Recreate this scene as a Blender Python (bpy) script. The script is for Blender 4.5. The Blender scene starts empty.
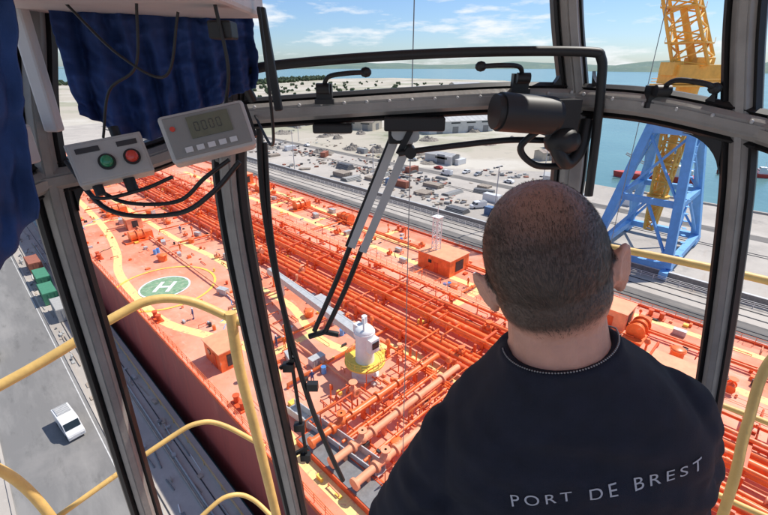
import bpy,math,random,bmesh
from mathutils import Vector,Matrix,noise,Euler
from mathutils.bvhtree import BVHTree
random.seed(7)
sc=bpy.context.scene
COL=bpy.context.collection
R=math.radians
U=random.uniform

# ------------------------------------------------------------ materials
def M(name,col,rough=.6,metal=0.,var=.15,scale=3.,col2=None,bump=0.,bscale=40.,c2amt=.5,coat=0.):
    m=bpy.data.materials.new(name);m.use_nodes=True
    nt=m.node_tree;N=nt.nodes;L=nt.links;b=N['Principled BSDF']
    tc=N.new('ShaderNodeTexCoord')
    n=N.new('ShaderNodeTexNoise');n.inputs['Scale'].default_value=scale;n.inputs['Detail'].default_value=7;n.inputs['Roughness'].default_value=.62
    L.new(tc.outputs['Object'],n.inputs['Vector'])
    cr=N.new('ShaderNodeValToRGB')
    c0=tuple(max(0,x*(1-var)) for x in col)+(1,);c1=tuple(min(1,x*(1+var)) for x in col)+(1,)
    cr.color_ramp.elements[0].position=.3;cr.color_ramp.elements[0].color=c0
    cr.color_ramp.elements[1].position=.7;cr.color_ramp.elements[1].color=c1
    if col2:
        e=cr.color_ramp.elements.new(.5+.3*(1-c2amt)+.02);e.color=c1
        cr.color_ramp.elements[-1].position=min(.98,e.position+.08);cr.color_ramp.elements[-1].color=tuple(col2)+(1,)
    L.new(n.outputs['Fac'],cr.inputs['Fac']);L.new(cr.outputs['Color'],b.inputs['Base Color'])
    b.inputs['Roughness'].default_value=rough;b.inputs['Metallic'].default_value=metal
    b.inputs['Coat Weight'].default_value=coat
    if bump:
        n2=N.new('ShaderNodeTexNoise');n2.inputs['Scale'].default_value=bscale;n2.inputs['Detail'].default_value=4
        L.new(tc.outputs['Object'],n2.inputs['Vector'])
        bp=N.new('ShaderNodeBump');bp.inputs['Strength'].default_value=bump;bp.inputs['Distance'].default_value=.02
        L.new(n2.outputs['Fac'],bp.inputs['Height']);L.new(bp.outputs['Normal'],b.inputs['Normal'])
    return m
def layered(name,base,layers,rough=.85,bump=None):
    m=bpy.data.materials.new(name);m.use_nodes=True
    nt=m.node_tree;N=nt.nodes;L=nt.links;b=N['Principled BSDF'];b.inputs['Roughness'].default_value=rough
    tc=N.new('ShaderNodeTexCoord');prev=None
    rgb=N.new('ShaderNodeRGB');rgb.outputs[0].default_value=tuple(base)+(1,);prev=rgb.outputs[0]
    for i,(c,s,lo,hi,amt,st) in enumerate(layers):
        mp=N.new('ShaderNodeMapping');mp.inputs['Scale'].default_value=st;mp.inputs['Location'].default_value=(i*13.7,i*5.1,i*3.3)
        L.new(tc.outputs['Object'],mp.inputs['Vector'])
        n=N.new('ShaderNodeTexNoise');n.inputs['Scale'].default_value=s;n.inputs['Detail'].default_value=8;n.inputs['Roughness'].default_value=.65
        L.new(mp.outputs[0],n.inputs['Vector'])
        mr=N.new('ShaderNodeMapRange');mr.inputs['From Min'].default_value=lo;mr.inputs['From Max'].default_value=hi;mr.inputs['To Max'].default_value=amt
        L.new(n.outputs['Fac'],mr.inputs['Value'])
        mx=N.new('ShaderNodeMix');mx.data_type='RGBA'
        L.new(mr.outputs[0],mx.inputs['Factor']);L.new(prev,mx.inputs['A']);mx.inputs['B'].default_value=tuple(c)+(1,)
        prev=mx.outputs['Result']
    L.new(prev,b.inputs['Base Color'])
    if bump:
        n2=N.new('ShaderNodeTexNoise');n2.inputs['Scale'].default_value=bump[1];n2.inputs['Detail'].default_value=5
        L.new(tc.outputs['Object'],n2.inputs['Vector'])
        bp=N.new('ShaderNodeBump');bp.inputs['Strength'].default_value=bump[0];bp.inputs['Distance'].default_value=bump[2]
        L.new(n2.outputs['Fac'],bp.inputs['Height']);L.new(bp.outputs['Normal'],b.inputs['Normal'])
    return m

m_deck=layered('deck_paint',(.82,.28,.165),[((.86,.43,.30),.07,.42,.60,.85,(1,1,1)),((.78,.17,.075),.12,.5,.66,.75,(1,1,1)),
    ((.84,.58,.44),1.1,.56,.74,.6,(1,.3,1)),((.38,.12,.07),.6,.60,.72,.55,(1,1,1)),((.88,.36,.17),3,.5,.7,.45,(1,1,1)),((.86,.66,.36),.22,.62,.72,.45,(1,.25,1)),((.45,.14,.08),6,.62,.72,.5,(1,1,1))],.7)
m_pipe=M('pipe_paint',(.86,.175,.042),.40,0,.2,.8,col2=(.90,.38,.2),c2amt=.75)
m_pipe2=M('pipe_paint_dark',(.70,.11,.03),.48,0,.28,.8)
m_salmon=M('salmon_primer',(.87,.36,.19),.6,0,.14,.9,col2=(.65,.2,.1),c2amt=.5)
m_hull=layered('hull_paint',(.44,.08,.06),[((.30,.065,.058),.05,.4,.6,.8,(1,1,.3)),((.20,.055,.045),.5,.5,.7,.6,(1,1,.08)),((.52,.16,.12),.25,.58,.7,.5,(1,1,.3))],.55)
m_yel=M('walkway_yellow',(.88,.66,.26),.7,0,.12,1.2,col2=(.8,.42,.22),c2amt=.9)
m_yel2=M('bright_yellow_paint',(.85,.62,.10),.5,0,.12,2)
m_grn=M('helideck_green',(.21,.34,.20),.7,0,.25,1.5,col2=(.5,.42,.33),c2amt=.8)
m_wht=M('white_paint',(.80,.79,.76),.5,0,.08,1.5,col2=(.6,.48,.4),c2amt=.3)
m_lgrey=M('light_grey_steel',(.52,.52,.51),.5,.15,.15,2)
m_grey=M('grey_steel',(.22,.22,.22),.5,.3,.2,2)
m_dark=M('dark_steel',(.05,.05,.055),.5,.3,.3,2)
m_blk=M('black_rubber',(.012,.012,.013),.5,0,.3,8)
m_conc=layered('quay_concrete',(.47,.425,.375),[((.36,.33,.295),.02,.42,.6,.8,(1,1,1)),((.55,.50,.44),.05,.5,.65,.7,(1,1,1)),
    ((.25,.23,.21),.15,.56,.7,.65,(1,1,1)),((.58,.53,.47),1.2,.55,.7,.5,(1,.5,1)),((.38,.29,.22),.08,.6,.7,.45,(.5,2,1))],.9)
m_asph=layered('asphalt',(.20,.195,.188),[((.29,.28,.265),.2,.45,.6,.8,(1,.2,1)),((.12,.118,.112),.6,.55,.7,.7,(1,.3,1)),((.34,.32,.30),.05,.55,.7,.6,(1,1,1))],.85)
m_sand=layered('sandy_fill',(.47,.42,.34),[((.26,.28,.17),.008,.49,.60,.75,(1,1,1)),((.58,.54,.47),.012,.50,.60,.85,(1,1,1)),((.15,.17,.09),.03,.60,.68,.65,(1,1,1)),((.32,.29,.24),.1,.58,.7,.5,(1,1,1))],.95)
m_shirt=M('navy_cotton',(.0095,.012,.025),.9,0,.25,30,bump=.25,bscale=900)
m_curt=M('blue_curtain_cloth',(.018,.052,.19),.85,0,.25,6,bump=.3,bscale=700)
m_jack=M('blue_work_cloth',(.024,.065,.21),.85,0,.3,8,bump=.3,bscale=700)
m_frame=M('cab_grey_paint',(.30,.285,.265),.36,.1,.18,9,col2=(.14,.125,.11),c2amt=.35,bump=.08,bscale=60)
m_plast=M('grey_plastic',(.47,.46,.44),.45,0,.07,20,bump=.08,bscale=200)
m_wplast=M('off_white_plastic',(.62,.62,.62),.5,0,.06,10)
m_rail=M('handrail_yellow',(.76,.48,.15),.5,0,.18,7,col2=(.42,.22,.08),c2amt=.5,bump=.1,bscale=30)
m_blue=M('crane_blue_paint',(.17,.43,.80),.5,0,.12,.6,col2=(.3,.5,.7),c2amt=.4)
m_cyel=M('crane_yellow_paint',(.86,.50,.09),.5,0,.15,.6)
m_glassd=M('dark_window_glass',(.02,.03,.035),.1,0,.1,2)
def water():
    m=bpy.data.materials.new('harbour_water');m.use_nodes=True;nt=m.node_tree;N=nt.nodes;L=nt.links;b=N['Principled BSDF']
    b.inputs['Roughness'].default_value=.22;b.inputs['IOR'].default_value=1.33
    tc=N.new('ShaderNodeTexCoord');n=N.new('ShaderNodeTexNoise');n.inputs['Scale'].default_value=.25;n.inputs['Detail'].default_value=6
    L.new(tc.outputs['Object'],n.inputs['Vector']);bp=N.new('ShaderNodeBump');bp.inputs['Strength'].default_value=.5;bp.inputs['Distance'].default_value=.4
    L.new(n.outputs['Fac'],bp.inputs['Height']);L.new(bp.outputs['Normal'],b.inputs['Normal'])
    n3=N.new('ShaderNodeTexNoise');n3.inputs['Scale'].default_value=.01;n3.inputs['Detail'].default_value=5
    L.new(tc.outputs['Object'],n3.inputs['Vector']);cr=N.new('ShaderNodeValToRGB')
    cr.color_ramp.elements[0].position=.35;cr.color_ramp.elements[0].color=(.09,.21,.22,1);cr.color_ramp.elements[1].position=.65;cr.color_ramp.elements[1].color=(.13,.28,.275,1)
    L.new(n3.outputs['Fac'],cr.inputs['Fac']);L.new(cr.outputs['Color'],b.inputs['Base Color'])
    return m
m_water=water()
def skinmat():
    m=M('skin',(.60,.31,.225),.48,0,.12,14,col2=(.60,.25,.18),c2amt=.6,bump=.18,bscale=160)
    nt=m.node_tree;N=nt.nodes;L=nt.links;b=N['Principled BSDF']
    src=b.inputs['Base Color'].links[0].from_socket
    at=N.new('ShaderNodeAttribute');at.attribute_name='scalp'
    mx=N.new('ShaderNodeMix');mx.data_type='RGBA';L.new(at.outputs['Fac'],mx.inputs['Factor']);L.new(src,mx.inputs['A']);mx.inputs['B'].default_value=(.045,.032,.025,1)
    L.new(mx.outputs['Result'],b.inputs['Base Color']);b.inputs['Subsurface Weight'].default_value=.08
    b.inputs['Subsurface Radius'].default_value=(.01,.004,.002);b.inputs['Subsurface Scale'].default_value=.5
    return m
m_skin=skinmat()

# ------------------------------------------------------------ geometry
class G:
    def __init__(s):s.v=[];s.f=[];s.m=[];s.s=[]
    def add(s,vs,fs,m=0,sm=False):
        o=len(s.v);s.v+= [Vector(p) for p in vs]
        for f in fs:s.f.append([i+o for i in f]);s.m.append(m);s.s.append(sm)
    def box(s,c,z,m=0,rot=(0,0,0),top=(1,1)):
        e=Euler([R(a) for a in rot]).to_matrix();c=Vector(c);vs=[]
        for k in(-1,1):
            tx,ty=(top if k>0 else (1,1))
            for x,y in((-1,-1),(1,-1),(1,1),(-1,1)):
                vs.append(c+e@Vector((x*z[0]/2*tx,y*z[1]/2*ty,k*z[2]/2)))
        s.add(vs,[(3,2,1,0),(4,5,6,7),(0,1,5,4),(1,2,6,5),(2,3,7,6),(3,0,4,7)],m)
    def bar(s,p0,p1,w,d,up=(0,1,0),m=0):
        p0=Vector(p0);p1=Vector(p1);a=(p1-p0).normalized();u=Vector(up);u=(u-a*u.dot(a)).normalized();x=a.cross(u)
        vs=[]
        for p in(p0,p1):
            for i,j in((-1,-1),(1,-1),(1,1),(-1,1)):vs.append(p+x*i*w/2+u*j*d/2)
        s.add(vs,[(3,2,1,0),(4,5,6,7),(0,1,5,4),(1,2,6,5),(2,3,7,6),(3,0,4,7)],m)
    def cyl(s,p0,p1,r0,r1=None,n=10,m=0,sm=True,cap=True):
        if r1 is None:r1=r0
        p0=Vector(p0);p1=Vector(p1);a=(p1-p0).normalized()
        u=a.orthogonal().normalized();w=a.cross(u);vs=[]
        for p,r in((p0,r0),(p1,r1)):
            for i in range(n):
                t=2*math.pi*i/n;vs.append(p+u*math.cos(t)*r+w*math.sin(t)*r)
        s.add(vs,[(i,(i+1)%n,n+(i+1)%n,n+i) for i in range(n)],m,sm)
        if cap:s.add(vs,[list(range(n))[::-1],list(range(n,2*n))],m,False)
    def tube(s,pts,r,n=8,m=0):
        pts=[Vector(p) for p in pts];vs=[];k=len(pts);u=None
        for i,p in enumerate(pts):
            a=(pts[min(i+1,k-1)]-pts[max(i-1,0)]).normalized()
            u=a.orthogonal().normalized() if u is None else (u-a*u.dot(a)).normalized()
            w=a.cross(u);rr=r if not hasattr(r,'__len__') else r[i]
            for j in range(n):
                t=2*math.pi*j/n;vs.append(p+u*math.cos(t)*rr+w*math.sin(t)*rr)
        fs=[(i*n+j,i*n+(j+1)%n,(i+1)*n+(j+1)%n,(i+1)*n+j) for i in range(k-1) for j in range(n)]
        s.add(vs,fs,m,True);s.add(vs,[list(range(n))[::-1],list(range((k-1)*n,k*n))],m,False)
    def sph(s,c,r,n=16,m=0,mat=None):
        if not hasattr(r,'__len__'):r=(r,r,r)
        c=Vector(c);vs=[];k=n//2
        mat=mat or Matrix.Identity(3)
        for i in range(k+1):
            ph=math.pi*i/k
            for j in range(n):
                t=2*math.pi*j/n
                vs.append(c+mat@Vector((r[0]*math.sin(ph)*math.cos(t),r[1]*math.sin(ph)*math.sin(t),r[2]*math.cos(ph))))
        s.add(vs,[(i*n+j,(i+1)*n+j,(i+1)*n+(j+1)%n,i*n+(j+1)%n) for i in range(k) for j in range(n)],m,True)
    def ring(s,c,R0,R1,n=40,m=0,a0=0,a1=360):
        c=Vector(c);vs=[]
        for i in range(n+1):
            t=R(a0+(a1-a0)*i/n)
            for r in(R0,R1):vs.append(c+Vector((math.cos(t)*r,math.sin(t)*r,0)))
        s.add(vs,[(2*i,2*i+1,2*i+3,2*i+2) for i in range(n)],m)
    def prof(s,pts,x0,x1,m=0):
        n=len(pts);vs=[(x0,y,z) for y,z in pts]+[(x1,y,z) for y,z in pts]
        s.add(vs,[(i,(i+1)%n,n+(i+1)%n,n+i) for i in range(n)]+[list(range(n))[::-1],list(range(n,2*n))],m)
    def poly(s,pts,m=0):s.add(pts,[list(range(len(pts)))],m)
    def capsule(s,p0,p1,r0,r1,n=14):
        s.cyl(p0,p1,r0,r1,n);s.sph(p0,r0,n);s.sph(p1,r1,n)
    def loft(s,rings,n=28,e=2.3,m=0):
        vs=[]
        for (c,hw,hd) in rings:
            for j in range(n):
                t=2*math.pi*j/n;a=math.cos(t);b=math.sin(t)
                vs.append(Vector(c)+Vector((math.copysign(abs(a)**(2/e),a)*hw,math.copysign(abs(b)**(2/e),b)*hd,0)))
        k=len(rings)
        s.add(vs,[(i*n+j,i*n+(j+1)%n,(i+1)*n+(j+1)%n,(i+1)*n+j) for i in range(k-1) for j in range(n)],m,True)
        s.add(vs,[list(range(n))[::-1],list(range((k-1)*n,k*n))],m)
    def mesh(s,name,mats):
        me=bpy.data.meshes.new(name);me.from_pydata([tuple(v) for v in s.v],[],s.f)
        for m in mats:me.materials.append(m)
        me.polygons.foreach_set('material_index',s.m);me.polygons.foreach_set('use_smooth',s.s);me.update()
        return me
    def build(s,name,mats,parent=None,loc=(0,0,0),rot=(0,0,0),bevel=0,**kw):
        if not isinstance(mats,(list,tuple)):mats=[mats]
        ob=bpy.data.objects.new(name,s.mesh(name,mats));COL.objects.link(ob)
        ob.location=loc;ob.rotation_euler=[R(a) for a in rot]
        if parent:ob.parent=parent
        if bevel:
            b=ob.modifiers.new('b','BEVEL');b.width=bevel;b.segments=2;b.limit_method='ANGLE'
        for k,v in kw.items():ob[k]=v
        return ob
def empty(name,loc=(0,0,0),rot=(0,0,0),parent=None,**kw):
    ob=bpy.data.objects.new(name,None);COL.objects.link(ob);ob.location=loc;ob.rotation_euler=[R(a) for a in rot];ob.empty_display_size=.2
    if parent:ob.parent=parent
    for k,v in kw.items():ob[k]=v
    return ob
KIDS={}
def kids(ob):
    if ob.name not in KIDS:KIDS[ob.name]=list(ob.children)
    return KIDS[ob.name]
def dup(ob,loc,rot=None,scale=None,parent=None,keep=False):
    n=ob.copy();COL.objects.link(n)
    if parent:n.parent=parent
    if not keep:
        n.location=loc
        if rot is not None:n.rotation_euler=[R(a) for a in rot]
        if scale:n.scale=scale if hasattr(scale,'__len__') else (scale,)*3
    for c in kids(ob):dup(c,None,parent=n,keep=True)
    return n
def curve(pts,n=8):
    P=[Vector(p) for p in pts];P=[P[0]*2-P[1]]+P+[P[-1]*2-P[-2]];out=[]
    for i in range(1,len(P)-2):
        for k in range(n):
            t=k/n;a,b,c,d=P[i-1],P[i],P[i+1],P[i+2]
            out.append(.5*((2*b)+(c-a)*t+(2*a-5*b+4*c-d)*t*t+(-a+3*b-3*c+d)*t*t*t))
    out.append(P[-2]);return out
CAMZ=33.
# ------------------------------------------------------------ operator
def remesh(g,vox,it,name):
    me=g.mesh(name,[]);ob=bpy.data.objects.new(name,me);COL.objects.link(ob)
    r=ob.modifiers.new('r','REMESH');r.mode='VOXEL';r.voxel_size=vox
    s=ob.modifiers.new('s','SMOOTH');s.factor=.5;s.iterations=it
    dg=bpy.context.evaluated_depsgraph_get();nm=bpy.data.meshes.new_from_object(ob.evaluated_get(dg))
    bpy.data.objects.remove(ob);nm.polygons.foreach_set('use_smooth',[True]*len(nm.polygons));return nm
def cpt(p):return Matrix.Rotation(R(-45),3,'Z')@Vector(p)
base=Vector((.232,.455,-.342))
pm=Matrix.Translation(cpt(base)+Vector((0,0,CAMZ)))@(Matrix.Rotation(R(-45),4,'Z')@Matrix.Rotation(R(-14),4,'Y')@Matrix.Rotation(R(-6),4,'Z'))
HM=(Matrix.Rotation(R(-8),3,'Z')@Matrix.Rotation(R(-6),3,'Y')@Matrix.Rotation(R(-9),3,'X'));HC=Vector((.004,.066,.100))
def hp(x,y,z):return HC+HM@Vector((x,y,z))
ARM={-1:(Vector((-.166,.035,-.182)),Vector((-.325,.05,-.42))),1:(Vector((.143,.035,-.160)),Vector((.180,.10,-.41)))}
g=G()
tors=[((0,.02,.0),.064,.060),((0,.025,-.03),.085,.064),((0,.025,-.065),.110,.074),((-.002,.03,-.105),.143,.086),((-.006,.035,-.15),.170,.098),((-.008,.04,-.21),.182,.108),((-.008,.045,-.30),.175,.114),((-.01,.055,-.42),.168,.118),((-.01,.06,-.55),.172,.124),((-.01,.07,-.64),.17,.12)]
g.loft(tors,e=2.6)
g.capsule(hp(0,-.015,-.03),(0,.02,-.03),.060,.067)
g.capsule(hp(0,.02,-.06),(0,.05,-.03),.05,.055)
g.sph(hp(0,-.008,.018),(.078,.098,.096),32,mat=HM)
g.sph(hp(0,-.02,-.03),(.072,.078,.068),24,mat=HM)
g.sph(hp(0,.038,-.055),(.060,.058,.066),24,mat=HM)
g.sph(hp(0,.10,-.025),(.012,.02,.022),12,mat=HM);g.sph(hp(0,.09,-.065),(.025,.012,.008),12,mat=HM);g.sph(hp(0,.085,-.10),(.022,.02,.018),12,mat=HM)
EC=[]
for sx in(-1,1):
    g.sph(hp(sx*.03,.085,0),(.016,.012,.011),10,mat=HM);g.sph(hp(sx*.03,.088,.022),(.022,.01,.006),10,mat=HM)
    em=HM@Matrix.Rotation(R(sx*-30),3,'Z')@Matrix.Rotation(R(-8),3,'X')@Matrix.Rotation(R(sx*10),3,'Y')
    ec=hp(sx*.0855,.0,-.026);EC.append(ec)
    g.sph(ec,(.0075,.017,.029),16,mat=em);g.sph(hp(sx*.076,.004,-.028),(.012,.012,.022),12,mat=HM)
    g.tube([ec+em@Vector((sx*.004,-.004+.017*math.cos(t),.004+.027*math.sin(t))) for t in [R(q) for q in range(-60,230,14)]],.0052,8)
    g.sph(ec+em@Vector((0,.004,-.025)),(.007,.009,.010),10,mat=em)
    sh,eb=ARM[sx];wr=Vector((sx*.155,.28,-.52))
    g.capsule(sh,sh.lerp(eb,.5),.058,.052);g.capsule(sh.lerp(eb,.5),eb,.052,.042);g.capsule(eb,eb.lerp(wr,.4),.042,.043);g.capsule(eb.lerp(wr,.4),wr,.043,.028)
    d=(wr-eb).normalized();pl=wr+d*.05;g.capsule(wr,pl,.03,.036)
    side=Vector((1,0,0))
    for k,(o_,ln) in enumerate(((-.03,.075),(-.01,.085),(.01,.08),(.03,.062))):
        b0=pl+side*o_+d*.025;b1=b0+(d+Vector((0,.1,-.25))).normalized()*ln*.5;b2=b1+Vector((0,.25,-.9)).normalized()*ln*.5
        g.capsule(b0,b1,.0095,.009,8);g.capsule(b1,b2,.009,.008,8)
    t0=wr+d*.02-side*sx*.028;t1=t0+(d*.7-side*sx*.7).normalized()*.04;g.capsule(t0,t1,.013,.011,8);g.capsule(t1,t1+d*.028,.011,.009,8)
    hipj=Vector((sx*.10,.09,-.66));kn=Vector((sx*.15,.50,-.66));an=Vector((sx*.15,.52,-1.08))
    g.capsule(hipj,kn,.085,.06);g.capsule(kn,an,.055,.038);g.capsule(an,an+Vector((0,.13,-.04)),.038,.03)
bme=remesh(g,.0045,3,'person')
bme.materials.append(m_skin)
person=bpy.data.objects.new('person',bme);COL.objects.link(person);person.matrix_world=pm
person['label']='man seen from behind in navy t-shirt with short thinning dark hair';person['category']='person'
def pchild(me,name,mats,par=None):
    ob=bpy.data.objects.new(name,me);COL.objects.link(ob);ob.parent=par or person
    for m in mats:me.materials.append(m)
    return ob
g=G();rg=[((0,.02,-.006),.077,.068),((0,.022,-.022),.089,.072),((0,.025,-.045),.107,.080),((-.002,.028,-.075),.134,.091),((-.004,.033,-.11),.163,.102),((-.006,.038,-.155),.190,.112),((-.008,.042,-.21),.198,.122),((-.008,.05,-.30),.194,.130),((-.01,.055,-.42),.192,.137),((-.01,.06,-.55),.195,.145),((-.01,.07,-.62),.195,.15)]
g.loft(rg,44,e=3.2)
for sx in(-1,1):
    sh,eb=ARM[sx];sh=sh+Vector((0,0,-.001));eb=eb+Vector((sx*.006,0,0));q=sh.lerp(eb,.88)
    g.capsule(sh,sh.lerp(eb,.4),.069,.068);g.cyl(sh.lerp(eb,.4),q,.068,.066,n=20)
g.tube([Vector((.071*math.cos(t),.022+.064*math.sin(t),.0-.03*math.sin(t)*(math.sin(t)>0))) for t in [R(a) for a in range(0,361,12)]],.009,8)
sm=remesh(g,.0045,12,'tshirt')
nrm_=[v.normal.copy() for v in sm.vertices];co_=[v.co.copy() for v in sm.vertices];new=[]
for p,nv in zip(co_,nrm_):
    w_=noise.noise(Vector((p.x*7,p.y*7,p.z*20+p.x*9)))*.55+noise.noise(Vector((p.x*18+p.z*22,p.y*12,p.z*13)))*.38+noise.noise(Vector((p.x*34-p.z*20,p.y*30,p.z*30)))*.12
    fold=0
    for sx in(-1,1):
        dd=(p-Vector((sx*.16,-.05,-.26)));fold+=math.exp(-dd.length_squared/.010)*math.sin((dd.x*sx*.8+dd.z)*95+2*noise.noise(p*12))*.004
    dd=p-Vector((0,-.09,-.06));fold+=math.exp(-dd.length_squared/.006)*math.sin(p.z*115+p.x*24)*.0035
    k=min(1,max(0,(-.02-p.z)/.06));q=p+nv*((w_*.012+fold)*k);new+=[q.x,q.y,q.z]
sm.vertices.foreach_set('co',new);sm.update()
shirt=pchild(sm,'tshirt',[m_shirt])
bvh=BVHTree.FromPolygons([Vector(new[i:i+3]) for i in range(0,len(new),3)],[list(p.vertices) for p in sm.polygons])
cu=bpy.data.curves.new('lettering','FONT');cu.body='PORT DE BREST';cu.size=.0255;cu.space_character=1.40;cu.space_word=1.25;cu.align_x='CENTER'
to=bpy.data.objects.new('lt',cu);COL.objects.link(to)
lm=bpy.data.meshes.new_from_object(to.evaluated_get(bpy.context.evaluated_depsgraph_get()));bpy.data.objects.remove(to)
b_=bmesh.new();b_.from_mesh(lm);bmesh.ops.triangulate(b_,faces=b_.faces)
bmesh.ops.subdivide_edges(b_,edges=[e_ for e_ in b_.edges if e_.calc_length()>.006],cuts=2);bmesh.ops.triangulate(b_,faces=b_.faces)
def rc(x,z):
    h=bvh.ray_cast(Vector((x,-1,z)),Vector((0,1,0)));return h[0].y if h[0] is not None else 0
ZT=-.172
tabp=[(0,0)]
for sg in(-1,1):
    acc=0;px,py=0,sum(rc(a,ZT) for a in(-.01,0,.01))/3
    for i in range(1,100):
        x=sg*i*.002;y=sum(rc(x+a,ZT+b+.10*x) for a in(-.01,0,.01) for b in(0,.012))/6
        acc+=math.hypot(x-px,y-py);tabp.append((sg*acc,x));px,py=x,y
tabp.sort()
def xof(s):
    for (a,xa),(b,xb) in zip(tabp,tabp[1:]):
        if a<=s<=b:return xa+(xb-xa)*(s-a)/max(b-a,1e-9)
    return s
for v in b_.verts:
    x=xof(v.co.x+.022);z=ZT+v.co.y+.10*x
    yy=rc(x,z);av=sum(rc(x+a,z+b) for a in(-.008,0,.008) for b in(-.006,.006))/6
    v.co=Vector((x,min(yy,av)-.0016,z))
b_.to_mesh(lm);b_.free();lm.materials.clear()
pchild(lm,'lettering',[M('white_print',(.50,.50,.54),.7)],shirt)
g=G();n=130
for i in range(n):
    t=2*math.pi*i/n;p=Vector((.0725*math.cos(t),.02+.066*math.sin(t),.0095-.03*max(0,math.sin(t))+.004*math.cos(t)));g.sph(p,(.0014,.0014,.0012),6)
pchild(g.mesh('neck_chain',[]),'neck_chain',[M('silver_metal',(.35,.35,.35),.3,1,.05,5)])
g=G();g.loft([((0,.07,-.58),.2,.145),((0,.08,-.66),.195,.14),((0,.09,-.74),.17,.13)])
for sx in(-1,1):
    hipj=Vector((sx*.10,.09,-.67));kn=Vector((sx*.15,.50,-.66));an=Vector((sx*.15,.52,-1.05));g.capsule(hipj,kn,.098,.073);g.cyl(kn,an,.07,.062,n=16)
m_hv=M('orange_workwear',(.75,.2,.03),.8,0,.15,5);m_bw=M('blue_workwear',(.05,.08,.2),.8,0,.15,5);m_helm=M('white_helmet',(.8,.8,.78),.4)
pchild(remesh(g,.011,4,'trousers'),'trousers',[m_bw])
for sx in(-1,1):
    g=G();g.box((sx*.15,.59,-1.14),(.095,.29,.075),0,top=(.8,.85));g.box((sx*.15,.59,-1.165),(.1,.3,.025));pchild(g.mesh('shoe',[]),'shoe',[m_blk])
m_hair=M('dark_brown_hair',(.050,.035,.027),.5,0,.45,60)
bco=[v.co.copy() for v in bme.vertices]
hv=BVHTree.FromPolygons(bco,[list(p.vertices) for p in bme.polygons])
HMi=HM.inverted();rnd=random.Random(3)
CROWN=Vector((.02,-.36,.93)).normalized()
def sstep(a,b,x):
    t=min(1,max(0,(x-a)/(b-a)));return t*t*(3-2*t)
def dens2(d):
    x,y,z=d
    low=-.60 if y<-.35 else -.60+(y+.35)*1.15
    if abs(x)<.5 and y>0:low=.25
    q=sstep(low-.08,low+.12,z+.03*noise.noise(Vector(d)*9))
    if y>.6:return 0,0
    hl=q
    c=(Vector(d)-CROWN).length+.14*noise.noise(Vector(d)*3.5)
    q*=.24+.76*sstep(.10,.78,c)
    if z>.5 and y>-.1:q*=.6
    return q,hl
def earblock(h):
    for ec in EC:
        if (h-ec).length<.030:return True
    return abs((HMi@(h-HC)).x)>.0805
at=bme.attributes.new('scalp','FLOAT','POINT')
vals=[0.0]*len(bco);o_=HC+HM@Vector((0,-.008,0))
for i,c_ in enumerate(bco):
    if c_.z<-.01:continue
    r=c_-o_
    if r.length>.16:continue
    d=(HMi@r).normalized()
    if not earblock(c_):
        q,hl=dens2(d);vals[i]=hl*min(1,.36+.56*q)
at.data.foreach_set('value',vals)
vs=[];fs=[];cnt=0;g=G()
while cnt<38000:
    d=Vector((rnd.gauss(0,1),rnd.gauss(0,1),rnd.gauss(0,1))).normalized()
    if rnd.random()>dens2(d)[0]:continue
    cnt+=1
    wd=HM@d
    h=hv.ray_cast(o_+wd*.3,-wd)
    if h[0] is None or earblock(h[0]):continue
    nml=h[1] if h[1].dot(wd)>0 else -h[1]
    # hair combed back and down over the crown, no whorl
    down=HM@Vector((d.x*.35,-1.0,-.9 if d.z<.6 else -.25));tan=(down-nml*down.dot(nml)).normalized()
    ln=rnd.uniform(.006,.012)*(0.7 if d.z<-.25 else 1);jit=Vector((rnd.uniform(-1,1),rnd.uniform(-1,1),rnd.uniform(-1,1)))*.18
    dr_=(tan*1.0+nml*.14+jit).normalized();p0=h[0]-nml*.001;p1=p0+dr_*ln*.55;p2=p1+(dr_+tan*.7).normalized()*ln*.5
    s_=dr_.cross(nml).normalized()*.00025
    k=len(vs);vs+=[p0-s_,p0+s_,p1+s_*.8,p1-s_*.8,p2];fs+=[(k,k+1,k+2,k+3),(k+3,k+2,k+4)]
g.v=vs;g.f=fs;g.m=[0]*len(fs);g.s=[True]*len(fs)
pchild(g.mesh('hair',[]),'hair',[m_hair])

# ------------------------------------------------------------ camera, light, world
cd=bpy.data.cameras.new('camera');cam=bpy.data.objects.new('camera',cd);COL.objects.link(cam)
cam.location=(0,0,CAMZ);cam.rotation_euler=(R(90-24.2),0,R(-45));cd.sensor_width=36;cd.lens=20.02;cd.clip_start=.05;cd.clip_end=60000
sc.camera=cam
az=R(-12);el=R(56)
ts=Vector((math.cos(el)*math.cos(az),math.cos(el)*math.sin(az),math.sin(el)))
sl=bpy.data.lights.new('sun','SUN');sl.energy=4.9;sl.angle=R(.5);sl.color=(1,.95,.87)
so=bpy.data.objects.new('sun',sl);COL.objects.link(so);so.rotation_euler=(-ts).to_track_quat('-Z','Y').to_euler();so.location=(0,0,80)
w=bpy.data.worlds.new('World');sc.world=w;w.use_nodes=True;N=w.node_tree.nodes;L=w.node_tree.links
bg=N['Background'];sky=N.new('ShaderNodeTexSky');sky.sky_type='NISHITA';sky.sun_disc=False;sky.sun_elevation=el;sky.sun_rotation=math.atan2(ts.x,ts.y)
sky.dust_density=.5;sky.ozone_density=3;sky.air_density=.95
tnt=N.new('ShaderNodeMix');tnt.data_type='RGBA';tnt.blend_type='MULTIPLY';tnt.inputs['Factor'].default_value=1;L.new(sky.outputs[0],tnt.inputs['A']);tnt.inputs['B'].default_value=(.74,.87,1.06,1)
tc=N.new('ShaderNodeTexCoord');mp=N.new('ShaderNodeMapping');mp.inputs['Scale'].default_value=(1,1,5)
L.new(tc.outputs['Generated'],mp.inputs[0]);nn=N.new('ShaderNodeTexNoise');nn.inputs['Scale'].default_value=7.5;nn.inputs['Detail'].default_value=10;nn.inputs['Roughness'].default_value=.58
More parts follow.
